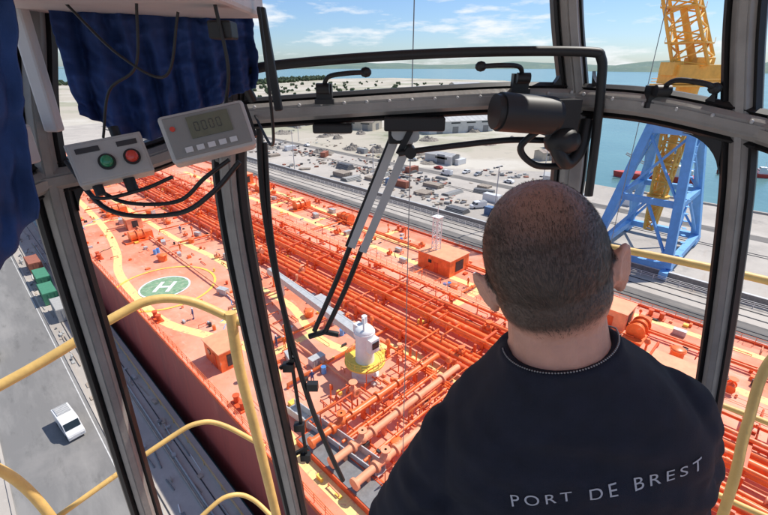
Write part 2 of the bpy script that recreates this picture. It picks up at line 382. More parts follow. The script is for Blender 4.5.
L.new(mp.outputs[0],nn.inputs['Vector']);mr=N.new('ShaderNodeMapRange');mr.inputs['From Min'].default_value=.51;mr.inputs['From Max'].default_value=.66;mr.inputs['To Max'].default_value=.85
L.new(nn.outputs['Fac'],mr.inputs['Value']);mx=N.new('ShaderNodeMix');mx.data_type='RGBA';L.new(mr.outputs[0],mx.inputs['Factor']);L.new(tnt.outputs['Result'],mx.inputs['A']);mx.inputs['B'].default_value=(7.6,7.8,8.0,1)
L.new(mx.outputs['Result'],bg.inputs[0]);bg.inputs[1].default_value=.13
sc.view_settings.view_transform='Standard';sc.view_settings.look='None';sc.view_settings.exposure=0

# ------------------------------------------------------------ setting
QZ=-10.
def sheet(name,pts,z,m,**kw):
    g=G();g.poly([(x,y,z) for x,y in pts]);return g.build(name,m,kind='structure',**kw)
sheet('water',[(-30000,-30000),(30000,-30000),(30000,30000),(-30000,30000)],-14,m_water)
def land(name,pts,m):
    g=G();n=len(pts);g.poly([(x,y,QZ) for x,y in pts])
    for i in range(n):
        a=pts[i];b=pts[(i+1)%n];g.add([(a[0],a[1],QZ),(b[0],b[1],QZ),(b[0],b[1],-18),(a[0],a[1],-18)],[(0,1,2,3)])
    return g.build(name,m,kind='structure')
land('near_quay_ground',[(-4000,-4000),(11.2,-4000),(11.2,260),(-4000,260)],m_conc)
land('far_quay_ground',[(85,-1500),(177,-1500),(177,62),(381,165),(560,250),(560,420),(85,420)],m_conc)
land('head_quay_ground',[(-4000,260.02),(84.98,260.02),(84.98,420),(-4000,420)],m_conc)
land('reclaimed_land_ground',[(560.02,250),(937,428),(1300,760),(1290,1240),(1000,1330),(581,1080),(100,1500),(-4000,3500),(-4000,420.02),(560.02,420.02)],m_sand)
sheet('yard_ground',[(190,75),(370,165),(555,255),(555,415),(150,415),(150,130)],QZ+.008,m_sand)
m_hill=layered('hillside',(.12,.19,.16),[((.17,.23,.17),.004,.45,.6,.8,(1,1,1)),((.36,.38,.38),.02,.62,.68,.7,(1,1,1))],.95)
def hills(name,p0,p1,hmax,depth,n=80,seed=0):
    g=G();p0=Vector(p0);p1=Vector(p1);dr=(p1-p0).normalized();nm=Vector((dr.y,-dr.x,0))*-1;k=8;vs=[]
    for i in range(n+1):
        t=i/n;h=hmax*(.35+.65*noise.noise(Vector((t*5+seed,1.3,seed)))*1.2+.3)*(max(0,math.sin(math.pi*t))**.5)
        for j in range(k+1):
            q=j/k;p=p0.lerp(p1,t)+nm*depth*q;hh=h*math.sin(q*math.pi/2)**.8*(1+.25*noise.noise(Vector((t*25,q*3,seed))))
            vs.append((p.x,p.y,-14+max(hh,0)))
    g.add(vs,[(i*(k+1)+j,(i+1)*(k+1)+j,(i+1)*(k+1)+j+1,i*(k+1)+j+1) for i in range(n) for j in range(k)],0,True);return g.build(name,m_hill,kind='structure')
hills('hills',(4300,1900,0),(3700,-1700,0),185,900,seed=2.1)
hills('distant_hills',(1500,9500,0),(9000,1500,0),150,1500,seed=5.1)
sheet('road',[(-6.2,-200),(3.4,-200),(3.4,255),(-6.2,255)],QZ+.006,m_asph)
g=G();g.box((3.55,30,QZ+.07),(.3,440,.14));g.box((-6.35,30,QZ+.07),(.3,440,.14));g.build('kerb',m_conc,kind='structure')
m_paintw=M('road_paint_white',(.60,.60,.58),.7,0,.2,2,col2=(.2,.2,.2),c2amt=.6)
g=G();g.box((2.9,30,QZ+.012),(.12,440,.008));g.build('road_marking',m_paintw,kind='structure')
g=G()
for c in(5.2,9.3):g.box((c,30,QZ+.03),(.12,440,.06),0)
g.box((10.85,30,QZ+.2),(.7,450,.4),1)
g.build('crane_rail_track',[m_dark,m_conc],kind='structure')
m_track=layered('track_bed',(.19,.175,.16),[((.10,.095,.09),.3,.45,.6,.8,(1,.2,1)),((.34,.30,.26),.4,.55,.7,.7,(1,.3,1))],.9)
sheet('apron_road',[(88,-300),(94,-300),(94,400),(88,400)],QZ+.006,m_track)
sheet('yard_track',[(104.2,-300),(106,-300),(106,400),(104.2,400)],QZ+.006,m_track)
g=G()
for c in(87.2,89.5,91,96.5,99.5,105,133,134.5):g.box((c,60,QZ+.06),(.22,640,.1))
g.build('far_crane_rail_track',m_dark,kind='structure')
sheet('yard_road',[(146,-300),(151,-300),(151,400),(146,400)],QZ+.012,m_track)
g=G();g.box((86,60,QZ+.35),(1.2,640,.7));g.box((176.4,-600,QZ+.3),(1.0,1300,.6));g.build('quay_coping',m_conc,kind='structure')
g=G()
for i in range(-60,160):g.box((101.5,i*2.5,QZ+.6),(.12,.12,1.2),0)
for z in(.5,.85,1.2):g.box((101.5,125,QZ+z),(.08,550,.08),0)
g.build('guard_rail_fence',m_wht,label='long white guard rail beside the crane track',category='fence')
g=G();g.box((103.2,110,QZ+.9),(.5,520,1.8));g.box((103.2,110,QZ+1.86),(.7,520,.12),1)
g.build('boundary_wall',[m_grey,m_lgrey],label='long low grey concrete wall along the apron',category='wall')
# ------------------------------------------------------------ tanker
T=empty('tanker_ship',(39,60,-14),label='orange-red oil tanker moored with pipes covering its deck',category='ship')
def tp(g,name,mats,**kw):return g.build(name,mats,T,(-39,-60,14),**kw)
cN,cF=12.5,66.5
def outline(n=14):
    pts=[(cN,-120)]
    for i in range(n+1):
        t=i/n*math.pi/2;pts.append((39.5-27*max(0,math.cos(t))**.8 if i<n else 39.5,160+60*math.sin(t)))
    for i in range(n-1,-1,-1):
        t=i/n*math.pi/2;pts.append((39.5+27*math.cos(t)**.8,160+60*math.sin(t)))
    pts.append((cF,-120));return pts
o=outline();g=G();n=len(o)
g.add([(x,y,-.03) for x,y in o]+[(x,y,-18) for x,y in o],[(i,(i+1)%n,n+(i+1)%n,n+i) for i in range(n)]+[list(range(n))],0)
tp(g,'hull',m_hull)
g=G();g.poly([(x,y,0) for x,y in o][::-1]);tp(g,'deck',m_deck)
g=G()
for a,b in zip(o,o[1:]+o[:1]):
    if a[1]<-110 and b[1]<-110:continue
    a=Vector((*a,.15));b=Vector((*b,.15));g.bar(a,b,.12,.5,(0,0,1))
tp(g,'gunwale',m_pipe2)
g=G()
for c in(cN+.35,cF-.35):
    for i in range(-40,110):g.cyl((c,i*1.5,0),(c,i*1.5,1.1),.035,n=5)
    for z in(.4,.75,1.1):g.cyl((c,-60,z),(c,163,z),.03,n=5)
tp(g,'railing',m_pipe)
g=G();hx,hy=18.3,68.9
def disc(g,r,z,m):g.poly([(hx+r*math.cos(R(i*9)),hy+r*math.sin(R(i*9)),z) for i in range(40)],m)
disc(g,3.9,.060,0);g.ring((hx,hy,.066),3.6,3.9,m=1)
g.ring((hx,hy,.060),7.5,7.9,m=2,n=60,a0=-140,a1=140)
hr=R(-42)
def hb(x,y,sx,sy,z=.072):
    vs=[]
    for a,b in((-1,-1),(1,-1),(1,1),(-1,1)):
        px=x+a*sx/2;py=y+b*sy/2;vs.append((hx+px*math.cos(hr)-py*math.sin(hr),hy+px*math.sin(hr)+py*math.cos(hr),z))
    g.add(vs,[(0,1,2,3)],1)
hb(-1.0,0,.6,3.6);hb(1.0,0,.6,3.6);hb(0,0,1.4,.6)
tp(g,'helicopter_marking',[m_grn,m_wht,m_yel2])
g=G();ZC=[0]
def strip(pts,wd,smooth=False):
    if smooth:
        P=curve([(*p,0) for p in pts],6);ZC[0]+=1;z=.004+.0012*(ZC[0]%30);vs=[]
        for i,p in enumerate(P):
            d=(P[min(i+1,len(P)-1)]-P[max(i-1,0)]).normalized();n=Vector((-d.y,d.x,0))*wd/2
            vs+=[(p.x-n.x,p.y-n.y,z),(p.x+n.x,p.y+n.y,z)]
        g.add(vs,[(2*i,2*i+2,2*i+3,2*i+1) for i in range(len(P)-1)]);return
    for a,b in zip(pts,pts[1:]):
        ZC[0]+=1;z=.004+.0012*(ZC[0]%30)
        a=Vector((*a,z));b=Vector((*b,z));d=(b-a).normalized();n=Vector((-d.y,d.x,0))*wd/2
        g.add([a-n-d*wd/2,b-n+d*wd/2,b+n+d*wd/2,a+n-d*wd/2],[(0,1,2,3)])
strip([(20.6,158),(20.2,130),(19,105),(17.0,90),(14.6,80),(13.9,68),(14.4,58),(17,51),(19.5,45),(19.5,38),(16.5,33),(14.8,26),(14.8,10),(14.8,-50)],1.35,True)
strip([(27,150),(27.5,110),(28,88),(29.3,74),(28.5,62),(24,55),(20,52)],1.15,True)
strip([(28.5,62),(29.5,50),(27.5,41),(28.5,34.5),(33,31),(33.5,18),(32.5,-30)],1.2,True)
strip([(14.8,112),(30,112)],1.1);strip([(19.5,41),(28,41)],1.1);strip([(54.3,150),(54.3,-50)],1.3);strip([(54.3,60),(64,60)],1.3);strip([(48,32),(60,32)],1.4);strip([(54.3,96),(64,96)],1.2)
strip([(63,150),(62,90),(59,66),(60,40),(63,20),(64,-50)],1.1,True);strip([(54.3,20),(64,20)],1.2);strip([(54.3,78),(64,78)],1);strip([(38.4,150),(38.4,-50)],.8)
tp(g,'walkway_marking',m_yel)
def pipe_part(pts,r,m,fl=0):
    g=G();g.tube(pts,r,10)
    if fl:
        for a,b in zip(pts,pts[1:]):
            a=Vector(a);b=Vector(b);Ln=(b-a).length;d=(b-a).normalized();q=U(2,fl)
            while q<Ln-1:
                p=a+d*q;g.cyl(p-d*.12,p+d*.12,r*1.45,n=12);q+=fl
    return tp(g,'pipe',m)
main=[(34.6,.38,1.2),(35.7,.34,1.2),(36.7,.3,1.2),(37.5,.2,1.2),(40.1,.42,1.3),(41.4,.42,1.3),(42.7,.38,1.3),(43.9,.26,1.3),(47.6,.2,1.0),(58.8,.2,.7),(59.4,.14,.7),(24.2,.14,.5)]
for c,r,z in main:
    mm=random.choice([m_pipe,m_pipe,m_pipe2,m_salmon,m_pipe])
    pipe_part([(c,-70,z),(c,U(150,175),z)],r,mm,U(9,14))
for c,r in((39.2,.18),(43.3,.22)):pipe_part([(c,-60,2.3),(c,150,2.3)],r,m_pipe,12)
for i in range(16):
    s=-16+i*10+U(-2,2);c0=random.choice([17,19,22,27]);c1=random.choice([34,36,43]);r=random.choice([.10,.14,.2])
    z=U(.45,.7)
    if 58<s<80:c0=29.5
    pipe_part([(c0,s,.1),(c0,s,z),(c1-.6,s,z),(c1,s,z+.3),(c1,s,1.9)],r,random.choice([m_pipe,m_pipe,m_salmon]),7)
for i in range(12):
    s=-20+i*13+U(-3,3);c0=random.choice([44,47]);c1=random.choice([53,57,63]);r=random.choice([.14,.18,.25]);z=U(.5,.8)
    pipe_part([(c0,s,1.8),(c0,s,z),(c1,s,z),(c1,s,.1)],r,random.choice([m_pipe,m_pipe2]),7)
for i,s in enumerate([4,7,10,13,16,19,22,25]):
    g=G();g.tube([(15.5,s,1.5),(33.5,s,1.5),(34,s,1.4)],.36,12)
    for c in(15.6,18,20.5,24,27,31):g.cyl((c-.12,s,1.5),(c+.12,s,1.5),.56,n=14)
    g.cyl((19.2,s,1.5),(19.2,s,2.6),.12,n=8);g.cyl((19.2,s,2.5),(19.2,s,2.6),.45,n=14)
    g.sph((19.2,s,1.6),(.55,.5,.5),12)
    for c in(17,22,26,30):g.box((c,s,.6),(.3,.5,1.2))
    tp(g,'manifold_pipe',random.choice([m_pipe,m_salmon,m_pipe]))
for k,s in enumerate((-1,5.5,8.5,11.5,14.5,17.5,20.5,23.5)):pipe_part([(18,s,.9),(28.7+k*.35,s,.9),(29.4+k*.35,s,.9),(29.4+k*.35,s+9,.9)],.15,m_pipe,5)
for k in range(6):pipe_part([(17.5+k*2.3,-6,.7),(17.5+k*2.3,28,.7)],.09,m_pipe2,6)
g=G();g.box((16.5,14,.35),(2.6,26,.7));g.box((16.5,14,.72),(2.3,25.7,.05),1);tp(g,'drip_tray',[m_pipe2,m_grey])
g=G()
for c in(33.9,38.0,39.5,44.8):g.box((c,0,1.15),(.25,.3,2.3))
g.box((39.3,0,.75),(11.4,.3,.22));g.box((42.1,0,1.95),(5.6,.3,.2))
sup=g.build('pipe_support',m_pipe2,T,(-39,-115,14))
for i in range(24):dup(sup,(-39,-115+(i+1)*8.6,14),parent=T)
g=G();g.box((46.2,45,2.75),(1.1,230,.08));
for i in range(0,92):
    for c in(45.65,46.75):g.cyl((c,-70+i*2.5,2.75),(c,-70+i*2.5,3.8),.035,n=4)
    if i%3==0:g.cyl((46.2,-70+i*2.5,0),(46.2,-70+i*2.5,2.75),.09,n=6)
for c in(45.65,46.75):
    for z in(3.3,3.8):g.cyl((c,-70,z),(c,158,z),.03,n=4)
tp(g,'catwalk',m_salmon)
g=G();g.sph((0,0,.5),(.35,.35,.4),10);g.cyl((0,0,.5),(0,0,1.3),.08,n=6);g.cyl((0,0,1.27),(0,0,1.31),.36,n=12);g.cyl((-.5,0,.5),(-.4,0,.5),.38,n=10);g.cyl((.4,0,.5),(.5,0,.5),.38,n=10);g.cyl((-.5,0,.5),(.5,0,.5),.2,n=10)
vm=g.mesh('valve',[m_pipe]);vm2=g.mesh('valve',[m_salmon])
def part(me,name,x,y,z=0,rz=0,s=1):
    ob=bpy.data.objects.new(name,me);COL.objects.link(ob);ob.parent=T;ob.location=(x-39,y-60,14+z);ob.rotation_euler=(0,0,R(rz));ob.scale=(s,s,s);return ob
def freespot(c,s):return not ((c-hx)**2+(s-hy)**2<64)
for i in range(80):
    c=random.choice([24,30,33,38,48,53,35,41.4,36.5,43])+U(-.5,.5);s=U(-20,140)
    if freespot(c,s):part(random.choice([vm,vm2]),'valve',c,s,0 if c<33.5 or c>46 else 1.2,random.choice([0,90]),U(.8,1.4))
g=G();g.cyl((0,0,0),(0,0,.9),.75,n=18);g.cyl((0,0,.9),(0,0,1.05),.9,n=18);g.sph((0,0,1.05),(.85,.85,.25),14);g.box((.9,0,1),(.3,.3,.3))
hm=g.mesh('hatch',[m_pipe])
for i in range(34):
    c=random.choice([22,25,30,51,57,61]);s=-20+i*5
    if freespot(c,s) and not(22<c<32 and 24<s<36):part(hm,'tank_hatch',c+U(-.7,.7),s,0,U(0,360),U(.7,1.1))
g=G();g.cyl((0,0,0),(0,0,2.6),.13,n=8);g.cyl((0,0,2.5),(0,0,3.0),.38,.2,n=10);g.cyl((0,0,2.2),(0,0,2.5),.2,.38,n=10);g.cyl((0,0,0),(0,0,.3),.35,n=10)
vp=g.mesh('vent',[m_pipe])
for i in range(36):
    c=random.choice([17.5,24,31,33,52.8,57,62]);s=U(-15,145)
    if freespot(c,s):part(vp,'vent_post',c,s,0,0,U(.6,1.1))
g=G();g.box((0,0,.08),(2.4,1,.16))
for x in(-.7,.7):g.cyl((x,0,.1),(x,0,.95),.3,n=12);g.cyl((x,0,.95),(x,0,1.05),.38,n=12)
bm=g.mesh('bollard',[m_pipe2])
for s in(-10,8,34,58,88,110,132):
    for c in(13.9,64.6):part(bm,'mooring_bollard',c,s+1.5,0,90)
g=G();g.cyl((-1.2,0,1),(1.2,0,1),.8,n=16);
for x in(-1.2,0,1.2):g.cyl((x-.06,0,1),(x+.06,0,1),1.05,n=18)
g.box((2,0,.8),(1.3,1.4,1.5));g.box((0,0,.15),(4.6,2.2,.3));wm=g.mesh('winch',[m_pipe])
for c,s,r in((22,94,0),(23.5,116,0),(24,132,90),(58,88,0),(60,110,0),(57,128,90),(58,10,0),(22,-6,90),(60,72,90)):part(wm,'mooring_winch',c,s,0,r,1.1)
def cabin(c,s,sx,sy,sz,m,doors=True,rz=0):
    e=empty('deck_house',(c-39,s-60,14),(0,0,rz),T)
    g=G();g.box((0,0,sz/2),(sx,sy,sz));g.build('wall',m,e)
    g=G();g.box((0,0,sz+.06),(sx+.3,sy+.3,.12));g.build('roof',m_salmon,e)
    if doors:
        g=G();g.box((-sx/2-.03,-.6,1),(.06,.8,1.9));g.build('door',m_pipe2,e)
        g=G();g.box((-sx/2-.03,.8,sz*.62),(.06,.7,.6));g.build('window',m_glassd,e)
        g=G();g.box((0,-sy/2-.03,sz*.5),(sx*.4,.06,sz*.6));g.build('door',m_dark,e)
    return e
cabin(56.4,41.5,5.5,7,3,m_pipe);cabin(16.4,44,2.8,4.2,2.6,m_pipe);cabin(59,14,4,5,2.8,m_salmon);cabin(24,103,3,3,2.4,m_salmon);cabin(61,122,4,5,3,m_pipe);cabin(50,4,3,5,2.6,m_pipe)
def lattice(g,p0,p1,w,nseg,r,m=0,w1=None,n=5):
    p0=Vector(p0);p1=Vector(p1);a=(p1-p0).normalized()
    if abs(a.z)<.8:u=(Vector((0,0,1))-a*a.z).normalized()
    else:u=(Vector((1,0,0))-a*a.x).normalized()
    v=a.cross(u);w1=w1 or w
    def cr(t):
        ww=w+(w1-w)*t;p=p0.lerp(p1,t);return [p+u*i*ww/2+v*j*ww/2 for i,j in((-1,-1),(1,-1),(1,1),(-1,1))]
    P=[cr(i/nseg) for i in range(nseg+1)]
    for k in range(4):g.cyl(P[0][k],P[-1][k],r,n=n,m=m)
    for i in range(nseg):
        for k in range(4):
            g.cyl(P[i][k],P[i+1][(k+1)%4] if i%2 else P[i+1][k-1],r*.6,n=4,m=m)
            g.cyl(P[i][k],P[i][(k+1)%4],r*.6,n=4,m=m)
    for k in range(4):g.cyl(P[-1][k],P[-1][(k+1)%4],r*.6,n=4,m=m)
g=G();lattice(g,(56.4,43.2,3.1),(56.4,43.2,9.0),1.1,5,.08);g.box((56.4,43.2,9.1),(1.6,1.6,.15));g.cyl((56.4,43.2,9.1),(56.4,43.2,11),.06,n=6);tp(g,'signal_mast',m_wht)
e=empty('deck_crane',(26.7-39,29.8-60,14),parent=T)
g=G();g.cyl((0,0,0),(0,0,2.0),1.1,n=24);g.cyl((0,0,0),(0,0,.25),1.6,n=24);g.build('pedestal',m_wht,e)
g=G();g.cyl((0,0,2.0),(0,0,2.2),2.35,n=32)
for i in range(20):
    t=2*math.pi*i/20;g.cyl((2.25*math.cos(t),2.25*math.sin(t),2.2),(2.25*math.cos(t),2.25*math.sin(t),3.0),.03,n=5)
for z in(2.6,3.0):g.tube([(2.25*math.cos(R(i*12)),2.25*math.sin(R(i*12)),z) for i in range(31)],.035,5)
g.build('platform',m_yel2,e)
g=G();g.cyl((0,0,2.2),(0,0,5.6),1.1,1.0,n=28);g.cyl((0,0,5.6),(0,0,6.1),1.2,1.2,n=28);g.sph((0,0,6.1),(1.15,1.15,.7),20);g.box((.1,-1.0,4.8),(1.3,1.3,1.7));g.cyl((-.5,-.5,6.4),(-.5,-.5,8.2),.13,n=8);g.cyl((.5,.5,6.5),(.5,.5,7.6),.32,n=12);g.box((-.1,.9,6.2),(.9,.8,1.0))
g.build('machinery_tower',m_wht,e,bevel=.05)
g=G();g.box((.1,-1.7,4.95),(.9,.1,.8));g.build('window',m_glassd,e)
g=G();a=Vector((.3,1.0,4.9));b=Vector((3.6,26,3.4))
for k in(-.55,.55):g.bar(a+Vector((k,0,0)),b+Vector((k*.5,0,0)),.22,.9,(0,0,1))
for i in range(14):
    t=i/13;p=a.lerp(b,t);ww=.55*(1-t*.5);g.bar(p+Vector((-ww,0,0)),p+Vector((ww,0,0)),.2,.5,(0,0,1))
g.bar(a+Vector((0,0,.4)),b+Vector((0,0,.4)),.9,.06,(0,0,1));g.cyl((3.2,25.8,3.3),(4,25.8,3.3),.6,n=14);g.box((3.3,23,1.4),(1.2,.4,2.8),0)
g.build('jib',m_lgrey,e)
g=G()
for k in(-.6,.6):g.bar((17.2+k,31,.9),(18.4+k,18.8,.9),.1,.9,(0,0,1))
for i in range(13):
    p=Vector((17.2,31,.5)).lerp(Vector((18.4,18.8,.5)),i/12);g.bar(p-Vector((.6,0,0)),p+Vector((.6,0,0)),.3,.08,(0,0,1))
g.bar((17.2,31,.45),(18.4,18.8,.45),1.1,.05,(0,0,1))
g.build('gangway',m_lgrey,label='light grey aluminium gangway lying on the red deck',category='gangway')
g=G()
for i in range(1050):
    c=U(13.5,65.5);s=U(-25,150)
    if not freespot(c,s):continue
    k=random.random();h=U(.1,.5)
    if k<.4:
        Ln=U(.5,3.0);d=random.choice([(1,0),(0,1)]);r=U(.03,.09);p=Vector((c,s,h));q=p+Vector((d[0]*Ln,d[1]*Ln,0))
        g.tube([(p.x,p.y,0),p,q,(q.x,q.y,0)],r,6,random.choice([0,0,1,2]))
    elif k<.8:g.box((c,s,h/2),(U(.15,.8),U(.15,.8),h),random.choice([0,0,1,2,2,3,4,5]))
    else:g.cyl((c,s,0),(c,s,h*1.5),U(.07,.25),n=9,m=random.choice([0,1,2,4,5]))
for i in range(420):
    c=U(34,46) if i%2 else U(16,33);s=U(-25,140) if i%2 else U(-8,30);z0=U(1.0,1.9)
    k=random.random()
    if k<.5:g.cyl((c,s,0),(c,s,z0),U(.04,.1),n=6,m=random.choice([0,1]))
    elif k<.8:g.box((c,s,z0*.6),(U(.2,.7),U(.3,1.2),U(.2,.6)),random.choice([0,1,2,1,5,4]))
    else:
        Ln=U(2,6);g.tube([(c,s,.3),(c,s,z0+.5),(c+Ln,s,z0+.5),(c+Ln,s,.3)],U(.05,.12),6,random.choice([0,1]))
ob=tp(g,'small_deck_fitting',[m_pipe,m_pipe2,m_salmon,m_lgrey,m_yel2,m_dark]);ob['kind']='stuff'
g=G();g.box((0,0,.65),(1.2,2.4,1.2))
for y in(-1.0,-.5,0,.5,1.0):
    for x in(-.62,.62):g.box((x,y,.65),(.05,.1,1.2))
g.box((0,0,1.28),(1.26,2.46,.06));cr=g.build('crate',m_lgrey,label='light grey steel tool crate on the red deck',category='crate',group='tool crates on the deck')
cr.location=(33,46,0)
for i,(c,s) in enumerate([(31.5,41),(25.5,44),(22,38),(24,60),(31,72),(32,88),(25,88),(53,48),(60,47),(56,52),(61,30),(56,28),(52.5,22),(55,66),(62,80),(57,80),(23,108),(30,110),(58,100),(48.8,14),(62,6),(24,35.5),(25,80)]):
    dup(cr,(c,s,0),(0,0,random.choice([0,90,20,-15])),U(.5,.95))
g=G();g.cyl((0,0,0),(0,0,.9),.3,n=16)
for z in(.03,.3,.6,.88):g.cyl((0,0,z-.02),(0,0,z+.02),.315,n=16)
dr=g.build('drum',m_blue,label='blue steel drum standing on the deck',category='drum',group='drums on the deck');dr.location=(30,38,0)
for c,s in((30.7,38.1),(23.5,33.5),(51,36),(50.3,36.4),(22,84),(22.7,84.4),(60,55),(26.5,52),(15.9,39)):dup(dr,(c,s,0))
for i in range(14):
    c=U(15,31) if i%2 else U(53,64);s=U(-5,120);g=G();pts=[];a=U(0,6)
    for k in range(16):
        pts.append((c,s,.07));c+=math.cos(a)*.7;s+=math.sin(a)*.7;a+=U(-.5,.5);c=min(max(c,13.6),65)
    g.tube(pts,.05,6);g.build('hose',random.choice([m_lgrey,m_dark,m_blue]),label='flexible hose snaking across the deck',category='hose',group='hoses lying on the deck')
def worker(mc,lab,grp):
    g=G()
    for sx in(-1,1):
        g.capsule((sx*.1,0,.88),(sx*.13,.03*sx,.48),.085,.06,8);g.capsule((sx*.13,.03*sx,.48),(sx*.14,-.02,.08),.058,.042,8);g.box((sx*.14,.05,.04),(.09,.26,.08))
        g.capsule((sx*.2,0,1.42),(sx*.27,.02,1.14),.055,.042,8);g.capsule((sx*.27,.02,1.14),(sx*.24,.18,.94),.04,.032,8);g.sph((sx*.235,.22,.9),.045,8)
    g.loft([((0,0,.82),.14,.1),((0,0,.95),.16,.11),((0,0,1.1),.15,.11),((0,0,1.3),.19,.12),((0,0,1.43),.19,.1),((0,0,1.5),.07,.06),((0,.01,1.56),.055,.055)],12)
    g.sph((0,.02,1.65),(.078,.095,.115),12);g.sph((0,.115,1.64),(.015,.02,.02),6)
    body=g.build('person',mc,label=lab,category='person',group=grp)
    h=G();h.sph((0,.01,1.71),(.115,.135,.1),12);h.box((0,.13,1.69),(.16,.1,.02));h.build('helmet',m_helm,body)
    return body
w1=worker(m_hv,'worker in orange overalls and white helmet standing on deck','workers on the deck')
w2=worker(m_bw,'worker in dark blue overalls and white helmet on deck','workers on the deck')
w1.location=(24,47,0);w2.location=(26,58,0)
for i,(c,s) in enumerate([(26.8,58.6),(23,41),(22.4,41.9),(31.5,30.6),(55,60),(53.4,34),(17.6,56),(26,82),(30,92),(57.8,24),(21.5,33),(60.5,42)]):
    dup(w1 if i%2 else w2,(c,s,0),(0,0,U(0,360)))

# ------------------------------------------------------------ vehicles
def van(name,mb,label,cat,L=5.6,W=2.,H=2.3,grp=None,car=False):
    e=empty(name,label=label,category=cat)
    if grp:e['group']=grp
    h=L/2
    if car:pr=[(-h,.3),(-h,.85),(-h+.15,.95),(-h+.7,1.38),(.35,1.42),(1.05,.98),(h-.15,.82),(h,.6),(h,.3)]
    else:pr=[(-h,.35),(-h,H-.12),(-h+.12,H),(h-1.7,H),(h-1.25,H-.15),(h-.75,1.35),(h-.1,1.05),(h,.8),(h,.35)]
    g=G();g.prof(pr,-W/2,W/2);g.build('body',mb,e,bevel=.06)
    for x in(-1,1):
        for y in(-h+.95,h-.95):
            g=G();g.cyl((x*(W/2-.2),y,.34),(x*(W/2+.03),y,.34),.34,n=14);g.build('wheel',m_blk,e)
    g=G()
    if car:
        g.add([(-W/2+.12,.42,1.405),(W/2-.12,.42,1.405),(W/2-.12,1.02,1.02),(-W/2+.12,1.02,1.02)],[(0,1,2,3)])
        for x in(-1,1):g.box((x*(W/2+.004),-.35,1.15),(.012,1.9,.3))
    else:
        g.add([(-W/2+.12,h-1.235,H-.15),(W/2-.12,h-1.235,H-.15),(W/2-.12,h-.74,1.4),(-W/2+.12,h-.74,1.4)],[(0,1,2,3)])
        for x in(-1,1):g.box((x*(W/2+.004),h-1.6,1.65),(.012,1.0,.6))
    g.build('window',m_glassd,e,(0,.01,.02))
    for x in(-1,1):
        g=G();g.box((x*(W/2-.3),h+.005,.75),(.35,.04,.18));g.build('headlight',m_wht,e)
    return e
m_carw=M('white_car_paint',(.78,.78,.77),.3,0,.04,2,coat=.3);m_carg=M('silver_car_paint',(.4,.41,.42),.3,.4,.05,2);m_carr=M('red_car_paint',(.45,.03,.02),.3,0,.05,2)
v=van('delivery_van',m_carw,'white delivery van parked on the quay road','van',5.4,1.9,2.3);v.location=(.6,58.0,QZ);v.rotation_euler=(0,0,R(186))
g=G();g.box((0,-1.5,2.36),(1.5,1.9,.08));
for i in range(5):g.box((0,-2.3+i*.4,2.43),(1.5,.05,.06))
g.build('roof_rack',m_lgrey,v)
v2=van('parked_car',m_carg,'silver hatchback parked on the dockside road','car',4.2,1.75,1.4,'cars on the quay',True);v2.location=(-5,84,QZ)
cw=van('parked_car',m_carw,'white hatchback parked on the quay','car',4.2,1.75,1.4,'cars on the quay',True)
crd=van('parked_car',m_carr,'red hatchback parked on the quay','car',4.2,1.75,1.4,'cars on the quay',True)
cw.location=(155,84,QZ);crd.location=(155,120,QZ)
for i,(b,p,r) in enumerate(((v2,(157,100,QZ),90),(cw,(157,106,QZ),88),(v2,(148.5,150,QZ+.02),0),(cw,(148,212,QZ+.02),0),(v2,(160,140,QZ),40),(cw,(149,60,QZ+.02),180))):dup(b,p,(0,0,r))
vt=dup(v,(148,110,QZ+.02),(0,0,0));vt['label']='white delivery van driving on the yard road';vt=dup(v,(118,74,QZ+.01),(0,0,60));vt['label']='white delivery van parked beside stacked material'
def container(mb,label,grp):
    e=empty('shipping_container',label=label,category='container',group=grp)
    g=G();g.box((0,0,1.3),(2.3,5.9,2.5))
    for i in range(20):
        for x in(-1.17,1.17):g.box((x,-2.75+i*.29,1.3),(.06,.14,2.4))
    for x in(-1.17,1.17):
        for y in(-2.97,2.97):g.box((x,y,1.3),(.14,.14,2.6))
    g.build('body',mb,e)
    for x in(-.57,.57):
        g=G();g.box((x,-3.0,1.3),(1.1,.07,2.35));g.cyl((x+.2,-3.06,.2),(x+.2,-3.06,2.4),.03,n=6);g.build('door',mb,e)
    return e
m_cg=M('green_container_paint',(.07,.26,.15),.5,0,.15,2);m_cb=M('blue_container_paint',(.12,.2,.34),.5,0,.15,2);m_cr=M('rust_container_paint',(.36,.13,.08),.6,0,.2,2);m_cgy=M('grey_container_paint',(.42,.42,.4),.6,0,.12,2);m_tan=M('tan_wood_paint',(.42,.35,.28),.8,0,.2,1)
cons=[container(m,'%s shipping container on the quay'%n,'containers on the quay') for m,n in((m_cg,'green'),(m_cb,'blue'),(m_cr,'rust red'),(m_cgy,'grey'),(m_carw,'white'))]
cons[0].location=(5.6,101,QZ);cons[1].location=(115,66,QZ);cons[2].location=(120,110,QZ);cons[3].location=(6.2,92,QZ);cons[4].location=(128,75,QZ)
for i in range(8):
    c=U(107,143) if i%3 else U(155,176);s=U(60,330)
    dup(random.choice([cons[3],cons[4],cons[3],cons[2],cons[1]]),(c,s,QZ+.01),(0,0,random.choice([0,90,90,U(0,180)])))
for c,s,b in((6,110,0),(6,120,2),(-9,96,1),(-10,80,3)):dup(cons[b],(c,s,QZ+.01),(0,0,U(-4,4)))
for c,s in((145,-5),(160,10),(158,40),(150,55)):dup(random.choice(cons[3:]),(c,s,QZ+.02),(0,0,random.choice([0,90,30])))
g=G()
for r_ in range(4):
    for k in range(7-r_):g.cyl((-2.1+.7*k+.35*r_,-4,.35+.6*r_),(-2.1+.7*k+.35*r_,4,.35+.6*r_),.33,n=9)
ps=g.build('pipe_stack',m_grey,label='stack of grey steel pipes on the quay',category='pipe stack',group='pipe stacks on the quay');ps.location=(125,150,QZ)
ps2=G()
